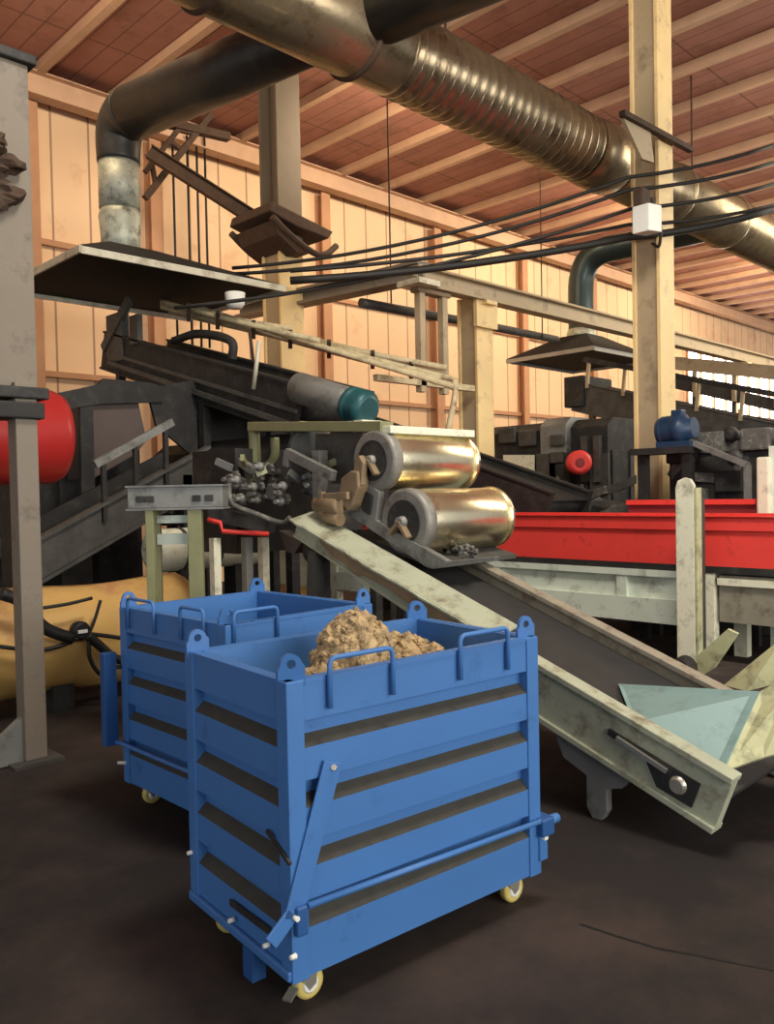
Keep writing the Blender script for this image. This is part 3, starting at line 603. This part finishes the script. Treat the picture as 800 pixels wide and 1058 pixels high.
# white post
t = thing('white_post', 'scuffed creamy white post with rounded top standing in front of the red trough', 'post', (6.62, 3.15, 0))
MB().prism([(6.55, 3.04, .05), (6.55, 3.04, 1.60), (6.55, 3.07, 1.65), (6.55, 3.12, 1.665), (6.55, 3.18, 1.64), (6.55, 3.20, 1.58), (6.55, 3.20, .05)], (.04, 0, 0)).build('front_plate', 'cream', t, .006)
MB().box(6.55, 6.64, 3.015, 3.04, .1, 1.58).build('side_flange', 'olive_pale', t, .004)
MB().box(6.59, 6.73, 3.03, 3.18, .05, 1.5).build('core', 'machine_mid', t)
MB().lathe((6.45, 3.12, .1), (6.6, 3.12, .1), [(0, .06), (.2, .09), (1, .1)], 16).build('foot_roller', 'machine', t)
MB().box(6.4, 6.85, 3.0, 3.25, 0, .05).build('base_plate', 'machine_mid', t)
# ================================================================== HOPPER at discharge end
def slab(pts, th, name, m, parent): 
    pts = [V(p) for p in pts]; nn = (pts[1]-pts[0]).cross(pts[2]-pts[0]).normalized()*th
    return MB().prism(pts, nn).build(name, m, parent)
t = thing('receiving_hopper', 'pale teal and olive sheet-metal hopper at the low end of the discharge conveyor', 'hopper', (4.4, 1.7, 0))
slab([at(640, 708, X=3.92), at(786, 716, X=3.92), at(748, 797, X=3.57), at(655, 746, X=3.57)], -.012, 'sloped_plate', 'teal', t)
slab([at(786, 714, X=3.92), at(830, 690, X=4.0), at(830, 772, X=3.8), at(790, 782, X=3.7), at(747, 797, X=3.57)], .015, 'side_plate', 'olive_pale', t)
slab([at(748, 708, X=4.6), at(812, 656, X=4.6), at(830, 700, X=4.6), at(772, 714, X=4.5)], .015, 'side_plate', 'olive_pale', t)
slab([at(722, 700, X=4.9), at(720, 678, X=4.9), at(752, 650, X=4.9), at(762, 655, X=4.9), at(738, 690, X=4.9)], .03, 'side_plate', 'olive_pale', t)
MB().box(4.6, 4.68, 1.35, 1.43, 0, .7).build('leg', 'machine_mid', t); MB().box(4.6, 4.68, 2.35, 2.43, 0, .42).build('leg', 'machine_mid', t)
MB().box(4.6, 5.8, 1.3, 2.6, .05, .35).build('collecting_bin', 'machine', t)
# ================================================================== FAR MACHINES right
def ybetween(u0, u1, v): return at(u1, v, X=10.4).y, at(u0, v, X=10.4).y
zt_ = at(540, 438, X=10.4).z
y0_, y1_ = ybetween(503, 561, 440)
t = body('control_cabinet', 'grey-black machine cabinet against the wall right of the short yellow column', 'cabinet', 10.4, 11.6, y0_, y1_, 0, zt_, seed=4)
slab([at(520, 470, X=10.3), at(552, 470, X=10.3), at(552, 492, X=10.3), at(520, 492, X=10.3)], .02, 'pale_panel', 'cream', t)
for u, v in ((524, 450), (545, 453)): q = at(u, v, X=10.35); MB().box(10.33, 10.38, q.y-.16, q.y+.16, q.z-.12, q.z+.12).build('inspection_door', 'machine_mid', t, .02)
y0_, y1_ = ybetween(562, 589, 440)
t = body('control_cabinet', 'tall green-grey cabinet just left of the small red box', 'cabinet', 10.3, 11.0, y0_, y1_, 0, zt_+.05, 'machine_grey', seed=5)
q = at(575, 462, X=10.25)
for dz in (.1, -.15): MB().box(10.24, 10.29, q.y-.11, q.y+.11, q.z+dz-.08, q.z+dz+.08).build('recess_panel', 'machine_mid', t, .01)
y0_, y1_ = ybetween(590, 628, 440)
t = body('control_cabinet', 'black cabinet right of the small red box under the far conveyor', 'cabinet', 10.4, 11.4, y0_, y1_, 0, zt_, seed=6)
for u in (605, 618): q = at(u, 465, X=10.35); MB().box(10.3, 10.38, q.y-.05, q.y+.05, q.z-.45, q.z+.2).build('upright_pipe', 'machine_mid', t)
q = at(598, 478, X=10.1)
t = thing('red_box', 'small red rounded box on the far machinery', 'box', q-V((0, 0, .18)))
MB().bar(q, (10.42, q.y, q.z), .08, .08).build('mounting_arm', 'machine', t)
MB().lathe(q-V((.12, .1, 0)), q+V((.12, .1, 0)), [(0, .12), (.15, .17), (.85, .17), (1, .12)], 20).build('shell', 'red', t)
MB().lathe(q-V((.14, .12, 0)), q-V((.12, .1, 0)), [(0, .06), (1, .06)], 16).build('cap', 'red_dull', t)
# far conveyor climbing left to under right hood
fc = conveyor(13.0, 13.8, 8.15, 3.49, 3.0, 2.0, .5, 'far black conveyor descending right from beneath the smaller hood', 'machine_mid', legs=(.08, .5))
for yy in (7.9, 7.2, 5.9, 5.2, 4.5): MB().bar((12.95, yy, 3.49-(8.15-yy)*.29+.45), (12.95, yy+.05, 3.49-(8.15-yy)*.29-.05), .05, .05).build('guard_post', 'tan_steel', fc)
MB().box(12.9, 13.9, 8.0, 8.4, 3.05, 3.6).build('head_box', 'machine', fc, .02)
MB().bar((12.95, 8.0, 3.88), (12.95, 3.2, 2.5), .07, .09).build('guard_rail', 'machine', fc)
# machinery heap behind the red trough
def junk(label, x0, x1, y0, y1, z0, z1, n, seed, mats=('machine', 'machine_mid', 'sooty')):
    t = thing('mill_drive', label, 'machine', ((x0+x1)/2, (y0+y1)/2, z0)); rr = random.Random(seed)
    MB().prism([(x0, y0, z0), (x0, y1, z0), (x0, y1, z1*.85), (x0, (y0+y1)/2, z1*.9), (x0, y0, z1*.8)], (x1-x0, 0, 0)).build('base_casing', 'machine', t, .02)
    for i in range(n):
        xx = x0-.06+rr.uniform(0, .15); yy = rr.uniform(y0, y1); zz = rr.uniform(z0+.55*(z1-z0), z1)
        k = rr.random()
        if k < .35: MB().lathe((xx-.04, yy, zz), (xx+.25, yy, zz), [(0, .03), (.1, .08), (.3, .09), (.35, .06), (1, .06)], 12).build('bearing_cap', rr.choice(mats), t)
        elif k < .7: MB().bar((xx, yy, zz), (xx+.05, yy+rr.uniform(-.6, .6), zz+rr.uniform(-.25, .2)), .06, .1).build('linkage', rr.choice(mats), t)
        else: MB().box(xx-.1, xx+.3, yy-.15, yy+.15, zz-.15, zz+.08).build('gear_case', rr.choice(mats), t, .02)
    return t
junk('low black machinery behind the red trough left of the tall column', 9.2, 10.1, 5.3, 7.2, 0, 1.66, 44, 11)
junk('heaped dark machinery right of the tall column under the blue motor', 8.86, 9.9, 2.0, 4.4, 0, 2.2, 40, 12)
# second red trough
t = thing('short_red_trough', 'short dull red trough just behind the long red one', 'trough', (8.17, 4.3, 1.3))
a = at(650, 516, X=8.0); b2 = at(783, 521, X=8.0)
MB().box(7.98, 8.03, b2.y, a.y, 1.22, b2.z+.02).box(8.31, 8.36, b2.y, a.y, 1.22, b2.z+.02).build('side_wall', 'red_dull', t)
MB().box(7.94, 8.05, b2.y, a.y, b2.z, b2.z+.05).build('rim', 'red', t)
MB().box(8.03, 8.31, b2.y, a.y, 1.22, 1.26).build('bed', 'red_dull', t)
for yy in (b2.y+.1, a.y-.2): MB().box(8.0, 8.08, yy, yy+.1, 0, 1.22).box(8.26, 8.34, yy, yy+.1, 0, 1.22).build('leg', 'machine', t)
# blue motor on stand
q = at(700, 443, X=8.6)
t = thing('blue_motor', 'round dark blue electric motor on a black stand before the tall column', 'motor', q-V((0, 0, .15)))
MB().lathe(q+V((0, .22, -.03)), q+V((0, -.2, .0)), [(0, .05), (.06, .15), (.2, .17), (.25, .15), (.3, .17), (.35, .15), (.4, .17), (.45, .15), (.5, .17), (.75, .17), (.8, .12), (1, .11)], 24).build('motor_body', 'motor_blue', t)
MB().box(q.x-.07, q.x+.05, q.y-.08, q.y+.04, q.z+.13, q.z+.2).build('terminal_box', 'motor_blue', t, .01)
MB().box(q.x-.14, q.x+.14, q.y-.2, q.y+.18, q.z-.2, q.z-.14).build('foot', 'motor_blue', t)
t = thing('motor_stand', 'black open frame stand under the blue motor', 'stand', (q.x, q.y, 0))
for dy in (-.12, .40): MB().box(q.x-.05, q.x+.05, q.y+dy-.05, q.y+dy+.05, 1.0, q.z-.26).build('upright', 'machine', t)
MB().box(q.x-.16, q.x+.16, q.y-.2, q.y+.48, q.z-.27, q.z-.2).build('top_plate', 'machine', t)
MB().box(q.x-.18, q.x+.18, q.y-.3, q.y+.5, 0, 1.0).build('pedestal', 'machine', t)
MB().bar((q.x, q.y-.15, q.z-.15), (q.x, q.y-.75, q.z-.42), .12, .05).bar((q.x, q.y-.75, q.z-.42), (q.x, q.y-.75, 1.2), .06, .06).build('belt_guard', 'machine_grey', t)
# right edge green-white machine bit
t = thing('pale_bracket', 'pale green upright bracket at the right edge behind the red trough', 'bracket', (8.1, 3.0, 0))
a = at(797, 480, X=7.95); MB().box(7.95, 8.02, a.y-.25, a.y+.02, 0, 1.95).build('plate', 'pale_frame', t); MB().box(7.9, 8.1, a.y+.0, a.y+.12, 1.3, 1.85).build('valve_block', 'cream', t, .02)
# ================================================================== YELLOW TANK + hoses
t = thing('yellow_tank', 'dented yellow tank lying low in the shadow left of the rear blue bin', 'tank', (2.7, 6.3, 0))
s = MB(); nU, nV = 30, 12; grid = []
for i in range(nU+1):
    X = 1.2+(3.75-1.2)*i/nU; row = []
    for j in range(nV+1):
        an = pi*j/nV; yy = 6.45-.45*sin(an)-.05; zz = .52-.40*cos(an)
        k = noise.noise(V((X*1.4, j*.3, 0)))*.09
        row.append(s.b.verts.new((X, yy+k, zz+k*.6)))
    grid.append(row)
for i in range(nU):
    for j in range(nV):
        f = s.b.faces.new((grid[i][j], grid[i+1][j], grid[i+1][j+1], grid[i][j+1])); f.smooth = True
    s.b.faces.new((grid[i][0], grid[i][nV], grid[i+1][nV], grid[i+1][0]))
s.b.faces.new(grid[0]); s.b.faces.new(grid[-1][::-1])
s.build('tank_shell', 'yellow_tank', t)
for X in (1.6, 2.6, 3.5): MB().box(X-.08, X+.08, 6.1, 6.6, 0, .2).build('cradle', 'machine', t)
hz = [([(0, 613), (22, 622), (45, 648), (75, 660)], .045, 'thick black hose across the left of the yellow tank'),
      ([(0, 668), (35, 672), (60, 668), (88, 656)], .015, 'thin black cable low on the yellow tank'),
      ([(45, 628), (70, 624), (95, 618)], .013, 'thin black cable along the top left of the yellow tank'),
      ([(92, 655), (98, 640), (104, 620)], .012, 'short upright black cable above the joint on the yellow tank'),
      ([(92, 655), (110, 657), (130, 660)], .016, 'black cable running right from the joint towards the rear bin'),
      ([(92, 660), (93, 680), (103, 696), (112, 694)], .016, 'black cable loop hanging below the joint on the yellow tank'),
      ([(90, 656), (104, 668), (118, 680), (131, 682)], .035, 'thick black hose slanting from the joint down to the rear bin')]
for pts, r, lb in hz:
    tag(MB().tube(curve([at(u, v, Y=5.86) for u, v in pts], 6), r, 10).build('black_hose', 'hose', smooth=True), lb, 'hose', 'hoses over the yellow tank')
q = at(84, 652, Y=5.86); t = thing('hose_joint', 'black oval fitting with a pale centre where the hoses meet on the yellow tank', 'fitting', q)
MB().lathe(q+V((0, -.02, 0)), q+V((0, .05, 0)), [(0, .05), (.3, .07), (1, .07)], 20).build('collar', 'hose', t); MB().box(q.x-.035, q.x+.035, q.y-.03, q.y-.015, q.z-.012, q.z+.012).build('tag_plate', 'white', t)
# ================================================================== BLUE BINS
def make_bin(x0, y0, L, W, zb, zt, label, hand, dets):
    """corner x0,y0 nearest the camera; L along X, W along Y"""
    t = thing('steel_bin', label, 'bin', (x0+L/2, y0+W/2, 0), 'blue wheeled steel bins')
    x1, y1 = x0+L, y0+W; hgt = zt-zb; k = hgt/.905
    def panel(a, b, n):
        a = V(a); b = V(b); n = V(n); d = (b-a).normalized(); s = MB()
        prof = [(0, zt, 0)]
        for i in range(4):
            z = zt-(.125+.183*i)*k
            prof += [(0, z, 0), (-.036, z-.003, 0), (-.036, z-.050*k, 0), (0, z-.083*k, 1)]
        prof += [(0, zb, 0)]
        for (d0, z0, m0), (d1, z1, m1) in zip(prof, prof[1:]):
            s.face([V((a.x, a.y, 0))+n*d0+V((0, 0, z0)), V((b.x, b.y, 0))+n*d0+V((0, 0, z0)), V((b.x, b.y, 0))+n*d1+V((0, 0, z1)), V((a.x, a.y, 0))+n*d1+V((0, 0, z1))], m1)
        s2 = n*-.045
        s.face([a+s2+V((0, 0, zb)), b+s2+V((0, 0, zb)), b+s2+V((0, 0, zt)), a+s2+V((0, 0, zt))])
        s.face([a+V((0, 0, zt)), b+V((0, 0, zt)), b+s2+V((0, 0, zt)), a+s2+V((0, 0, zt))])
        s.face([a+V((0, 0, zb)), b+V((0, 0, zb)), b+s2+V((0, 0, zb)), a+s2+V((0, 0, zb))])
        bmesh.ops.remove_doubles(s.b, verts=s.b.verts[:], dist=1e-5)
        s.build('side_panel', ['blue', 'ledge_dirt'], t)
    e = .045
    panel((x0+e, y0, 0), (x1-e, y0, 0), (0, -1, 0)); panel((x0+e, y1, 0), (x1-e, y1, 0), (0, 1, 0))
    panel((x0, y0+e, 0), (x0, y1-e, 0), (-1, 0, 0)); panel((x1, y0+e, 0), (x1, y1-e, 0), (1, 0, 0))
    for cx, sx in ((x0, 1), (x1, -1)):
        for cy, sy in ((y0, 1), (y1, -1)):
            ox, oy = cx-sx*.006, cy-sy*.006
            w = .062
            MB().prism([(ox, oy, zb-.005), (ox+sx*w, oy, zb-.005), (ox+sx*w, oy+sy*.05, zb-.005), (ox+sx*.05, oy+sy*.05, zb-.005), (ox+sx*.05, oy+sy*w, zb-.005), (ox, oy+sy*w, zb-.005)], (0, 0, hgt+.005)).build('corner_post', 'blue', t, .003)
            # lifting lug: plate with a hole
            c = V((cx+sx*.03, cy+sy*.02, zt+.042)); outer = []; inner = []
            dd = V((.8, -.6, 0)).normalized() if sx*sy > 0 else V((.95, -.1, 0)).normalized()
            N = 20
            for i in range(N):
                an = 2*pi*i/N; cxn, szn = cos(an), sin(an)
                rr = .034 if szn > 0 else min(.055/max(-szn, .01), .042/max(abs(cxn), .01), .085)
                outer.append(c+dd*cxn*rr+V((0, 0, szn*rr*1.1))); inner.append(c+dd*cxn*.014+V((0, 0, .006+szn*.014)))
            MB().ringplate(outer, inner, (0, .012*sy, 0)).build('lifting_lug', 'blue', t)
            # caster
            px, py = cx+sx*.085, cy+sy*.085; r = .052
            cs = MB().box(px-.05, px+.05, py-.045, py+.045, zb-.014, zb-.004).build('caster', 'zinc', t)
            s = MB()
            for yy in (-.026, .022): s.prism([(px-.04, py+yy, zb-.014), (px+.04, py+yy, zb-.014), (px+.035, py+yy, r), (px+.01, py+yy, r-.015)], (0, .004, 0))
            s.box(px-.04, px+.04, py-.03, py+.03, zb-.018, zb-.012); s.build('fork', 'zinc', cs)
            wx = px+.018
            MB().lathe((wx, py-.019, r), (wx, py+.019, r), [(0, .040), (.12, .050), (.3, r), (.7, r), (.88, .050), (1, .040)], 28).build('wheel', 'caster_yellow', cs)
            MB().lathe((wx, py-.024, r), (wx, py+.024, r), [(0, .024), (.1, .03), (.9, .03), (1, .024)], 16).build('hub', 'white', cs)
            if sy > 0 and sx > 0: MB().bar((px-.05, py-.03, .07), (px-.09, py-.05, .055), .03, .008).build('brake_pedal', 'zinc', cs)
    MB().box(x0+.03, x1-.03, y0+.03, y1-.03, zb+.01, zb+.035).build('bottom_plate', 'blue_dark', t)
    for (a, b2) in (((x0, y0+.012), (x1, y0+.012)), ((x0, y1-.012), (x1, y1-.012)), ((x0+.012, y0), (x0+.012, y1)), ((x1-.012, y0), (x1-.012, y1))):
        MB().bar((*a, zt-.004), (*b2, zt-.004), .03, .012).build('rim', 'blue', t)
    for (a, b2, n) in hand:
        a = V(a); b2 = V(b2); n = V(n)*.014; up = .055
        zz = [zt-.10, zt+up]
        pts = [V((a.x, a.y, zz[0]))+n, V((a.x, a.y, zt+up-.02))+n, V((a.x, a.y, zt+up-.006))+n+(b2-a).normalized()*.006, V((a.x, a.y, zt+up))+n+(b2-a).normalized()*.02,
               V((b2.x, b2.y, zt+up))+n-(b2-a).normalized()*.02, V((b2.x, b2.y, zt+up-.006))+n-(b2-a).normalized()*.006, V((b2.x, b2.y, zt+up-.02))+n, V((b2.x, b2.y, zz[0]))+n]
        MB().tube(pts, .0085, 10).build('handle', 'blue', t)
    return t
X0, Y0, L, W, TH = 1.512, 1.966, 1.111, .689, -.108
def turn(p, th, c=None):
    c = c or V((X0, Y0, 0)); q = V(p)-c; return c+V((q.x*cos(th)-q.y*sin(th), q.x*sin(th)+q.y*cos(th), q.z))
def atb(u, v, X=None, Y=None):     # the same survey, in the bin's own unturned axes
    o = turn((0, 0, H), -TH); p = turn(at(u, v, D=1), -TH); d = p-o
    return o+d*((X-o.x)/d.x if X is not None else (Y-o.y)/d.y)
def swing(o):
    o.location = turn(o.location, TH); o.rotation_euler.z = TH
def fx(u, v): return atb(u, v, Y=Y0).x
b1 = make_bin(X0, Y0, L, W, .125, 1.035, 'blue slatted steel bin on yellow casters in front, holding a tan lumpy heap',
    [((fx(338, 690), Y0, 0), (fx(403, 680), Y0, 0), (0, -1, 0)), ((fx(473, 670), Y0, 0), (fx(522, 662), Y0, 0), (0, -1, 0))], 1)
swing(b1)
def fp(u, v, off=0): return atb(u, v, Y=Y0-.012-off)
# front diagonal lever
a = fp(344, 787); c = fp(303, 950)
MB().bar(a, c, .008, .068, (1, 0, .3)).bar(c+V((0, 0, .02)), fp(280, 975), .008, .05, (1, 0, .3)).build('latch_bar', 'blue', b1, .002)
MB().lathe(fp(345, 793, -.004), fp(345, 793, .012), [(0, .012), (1, .009)], 10).build('pivot_bolt', 'zinc', b1)
# long torsion rod low on front
MB().tube([fp(318, 936, .01), fp(566, 846, .01)], .010, 12).build('torsion_rod', 'blue', b1)
a = fp(560, 852, .0); MB().box(X0+L-.02, X0+L+.05, Y0-.04, Y0+.05, a.z-.04, a.z+.03).build('rod_bearing', 'blue_dark', b1, .008)
MB().lathe((X0+L+.02, Y0-.02, a.z+.01), (X0+L+.085, Y0-.02, a.z+.01), [(0, .02), (1, .018)], 12).build('rod_end', 'blue', b1)
MB().box(X0+L-.01, X0+L+.035, Y0-.015, Y0+.05, .17, .28).build('hinge_ear', 'blue', b1, .004)
MB().box(X0+L+.0, X0+L+.02, Y0-.03, Y0-.015, .255, .275).build('bolt', 'white', b1)
a = fp(310, 945); MB().box(a.x-.02, a.x+.02, Y0-.03, Y0, a.z-.06, a.z+.03).build('rod_bearing', 'blue_dark', b1, .006)
# left face details
def lp(u, v, off=0): return atb(u, v, X=X0-.012-off)
MB().bar(lp(276, 858, .0), lp(300, 893, .0), .01, .012).build('trip_lever', 'machine', b1)
MB().box(X0-.018, X0, Y0+.0, Y0+W, .128, .16).build('hinge_beam', 'blue', b1, .006)
MB().bar(lp(238, 932), lp(278, 962), .006, .022).build('slot', 'machine', b1)
for i, (u, v) in enumerate(((236, 952), (272, 978), (300, 990))):
    q = lp(u, v, .02); MB().lathe(q, q+V((.02, 0, 0)), [(0, .007), (1, .009)], 10).build('bolt', 'white', b1)
q = V((X0-.012, Y0+W-.03, .30)); MB().lathe(q+V((-.01, .02, 0)), q+V((.02, .02, 0)), [(0, .007), (1, .009)], 10).build('bolt', 'white', b1)
q = lp(308, 952, .0); q = fp(308, 950, .02); MB().lathe(q, q+V((0, .03, 0)), [(0, .008), (1, .01)], 10).build('bolt', 'white', b1)
MB().box(X0-.02, X0+.03, Y0+.22, Y0+.28, .03, .13).build('guide_tab', 'blue_dark', b1)
# heap in bin 1
s = MB(); rr = random.Random(9)
G = 40; gv = []
lumps = [(atb(366, 668, Y=Y0+.34), .175, .285), (atb(408, 668, Y=Y0+.40), .20, .155), (atb(335, 680, Y=Y0+.26), .16, .11), (atb(432, 668, Y=Y0+.42), .13, .11)]
def hz_(X, Y):
    z = .87
    for c, rad, hh in lumps:
        q = 1-((X-c.x)**2+(Y-c.y)**2)/rad**2
        if q > 0: z = max(z, .87+hh*q**.55)
    return z
for i in range(G+1):
    row = []
    for j in range(G+1):
        X = X0+.06+(L-.12)*i/G; Y = Y0+.06+(W-.12)*j/G
        row.append(s.b.verts.new((X, Y, hz_(X, Y)+noise.noise(V((X*20, Y*20, 3)))*.015)))
    gv.append(row)
for i in range(G):
    for j in range(G): s.b.faces.new((gv[i][j], gv[i+1][j], gv[i+1][j+1], gv[i][j+1]))
for i in range(620):
    c, rad, hh = rr.choice(lumps); an = rr.uniform(0, 2*pi); k = rr.random()**.5*rad*1.02
    X = c.x+cos(an)*k; Y = c.y+sin(an)*k
    if not (X0+.07 < X < X0+L-.07 and Y0+.07 < Y < Y0+W-.07): continue
    r_ = rr.uniform(.008, .024); s.blob((X, Y, hz_(X, Y)), (r_, r_, r_*rr.uniform(.6, 1.3)), .45, i, 1, 1.5)
heap = s.build('crumb_heap', 'crumb')
swing(heap)
tag(heap, 'tan lumpy heap of crumbly material piled inside the front blue bin', 'heap', kind='stuff')
# bin 2
A0, B0, L2, W2 = 2.024, 3.055, .873, .962
def gy(u, v): return at(u, v, X=A0).y
b2_ = make_bin(A0, B0, L2, W2, .125, 1.03, 'empty blue slatted steel bin behind and left of the front one',
    [((A0, gy(161, 625), 0), (A0, gy(134, 615), 0), (-1, 0, 0)), ((A0, gy(213, 640), 0), (A0, gy(189, 640), 0), (-1, 0, 0)), ((at(240, 645, Y=B0).x, B0, 0), (at(285, 645, Y=B0).x, B0, 0), (0, -1, 0))], 0)
MB().hull8([V(p) for p in ((A0+.06, B0+.05, .99), (A0+L2-.06, B0+.05, .99), (A0+L2-.06, B0+.2, .80), (A0+.06, B0+.2, .80), (A0+.06, B0+.05, 1.0), (A0+L2-.06, B0+.05, 1.0), (A0+L2-.06, B0+.21, .81), (A0+.06, B0+.21, .81))]).build('inner_flap', 'blue', b2_)
q = at(118, 700, X=A0-.06)
MB().box(A0-.10, A0-.03, B0+W2+.0, B0+W2+.05, .32, .80).build('lever_post', 'blue_dark', b2_, .004)
MB().tube([(A0-.06, B0+W2+.03, .34), (A0-.03, B0+W2-.02, .33), (A0-.025, B0+.05, .33)], .012, 10).build('torsion_rod', 'blue', b2_)
MB().tube([(A0-.06, B0+W2+.025, .72), (A0+.0, B0+W2-.0, .72)], .012, 8).build('lever_pin', 'machine', b2_)
MB().lathe((A0-.03, B0+W2+.02, .22), (A0, B0+W2-.02, .22), [(0, .008), (1, .01)], 8).build('bolt', 'white', b2_)
# ================================================================== LIGHT
def area(name, loc, tgt, sx, sy, e, col):
    l = bpy.data.lights.new(name, 'AREA'); l.shape = 'RECTANGLE'; l.size = sx; l.size_y = sy; l.energy = e; l.color = col
    o = bpy.data.objects.new(name, l); C.objects.link(o); o.location = loc
    o.rotation_euler = (V(tgt)-V(loc)).to_track_quat('-Z', 'Y').to_euler(); return o
area('door_light', (3, -8, 3.6), (4, 4, 2.0), 10, 4.5, 980, (1, .96, .88))
area('gate_light', (-6.5, 1, 2.6), (2, 5, 1.6), 4, 3.5, 100, (.88, .94, 1))
for X, e_ in ((4, 130), (10, 200), (17, 260), (25, 300)):
    area('high_lamp', (X, 8.6, 7.6), (X+.5, 13, 4.5), 2.5, .8, e_, (1, .78, .52))
area('trough_fill', (3.2, .8, 7.3), (7, 4.5, 1.2), 1.6, 1.6, 420, (1, .93, .80))  # added fill for red trough, white post and drums; no lamp hangs here
area('far_fill', (20, 1, 6.5), (20, 9, 3.5), 14, 3, 1200, (1, .9, .72))  # added broad fill that lightens the far right, not a lamp of the hall
w = bpy.data.worlds.new('world'); S.world = w; w.use_nodes = True
w.node_tree.nodes['Background'].inputs[0].default_value = (.95, .97, 1, 1); w.node_tree.nodes['Background'].inputs[1].default_value = .42
S.view_settings.view_transform = 'Standard'; S.view_settings.look = 'None'; S.view_settings.exposure = 0; S.view_settings.gamma = 1
S.view_settings.use_curve_mapping = False
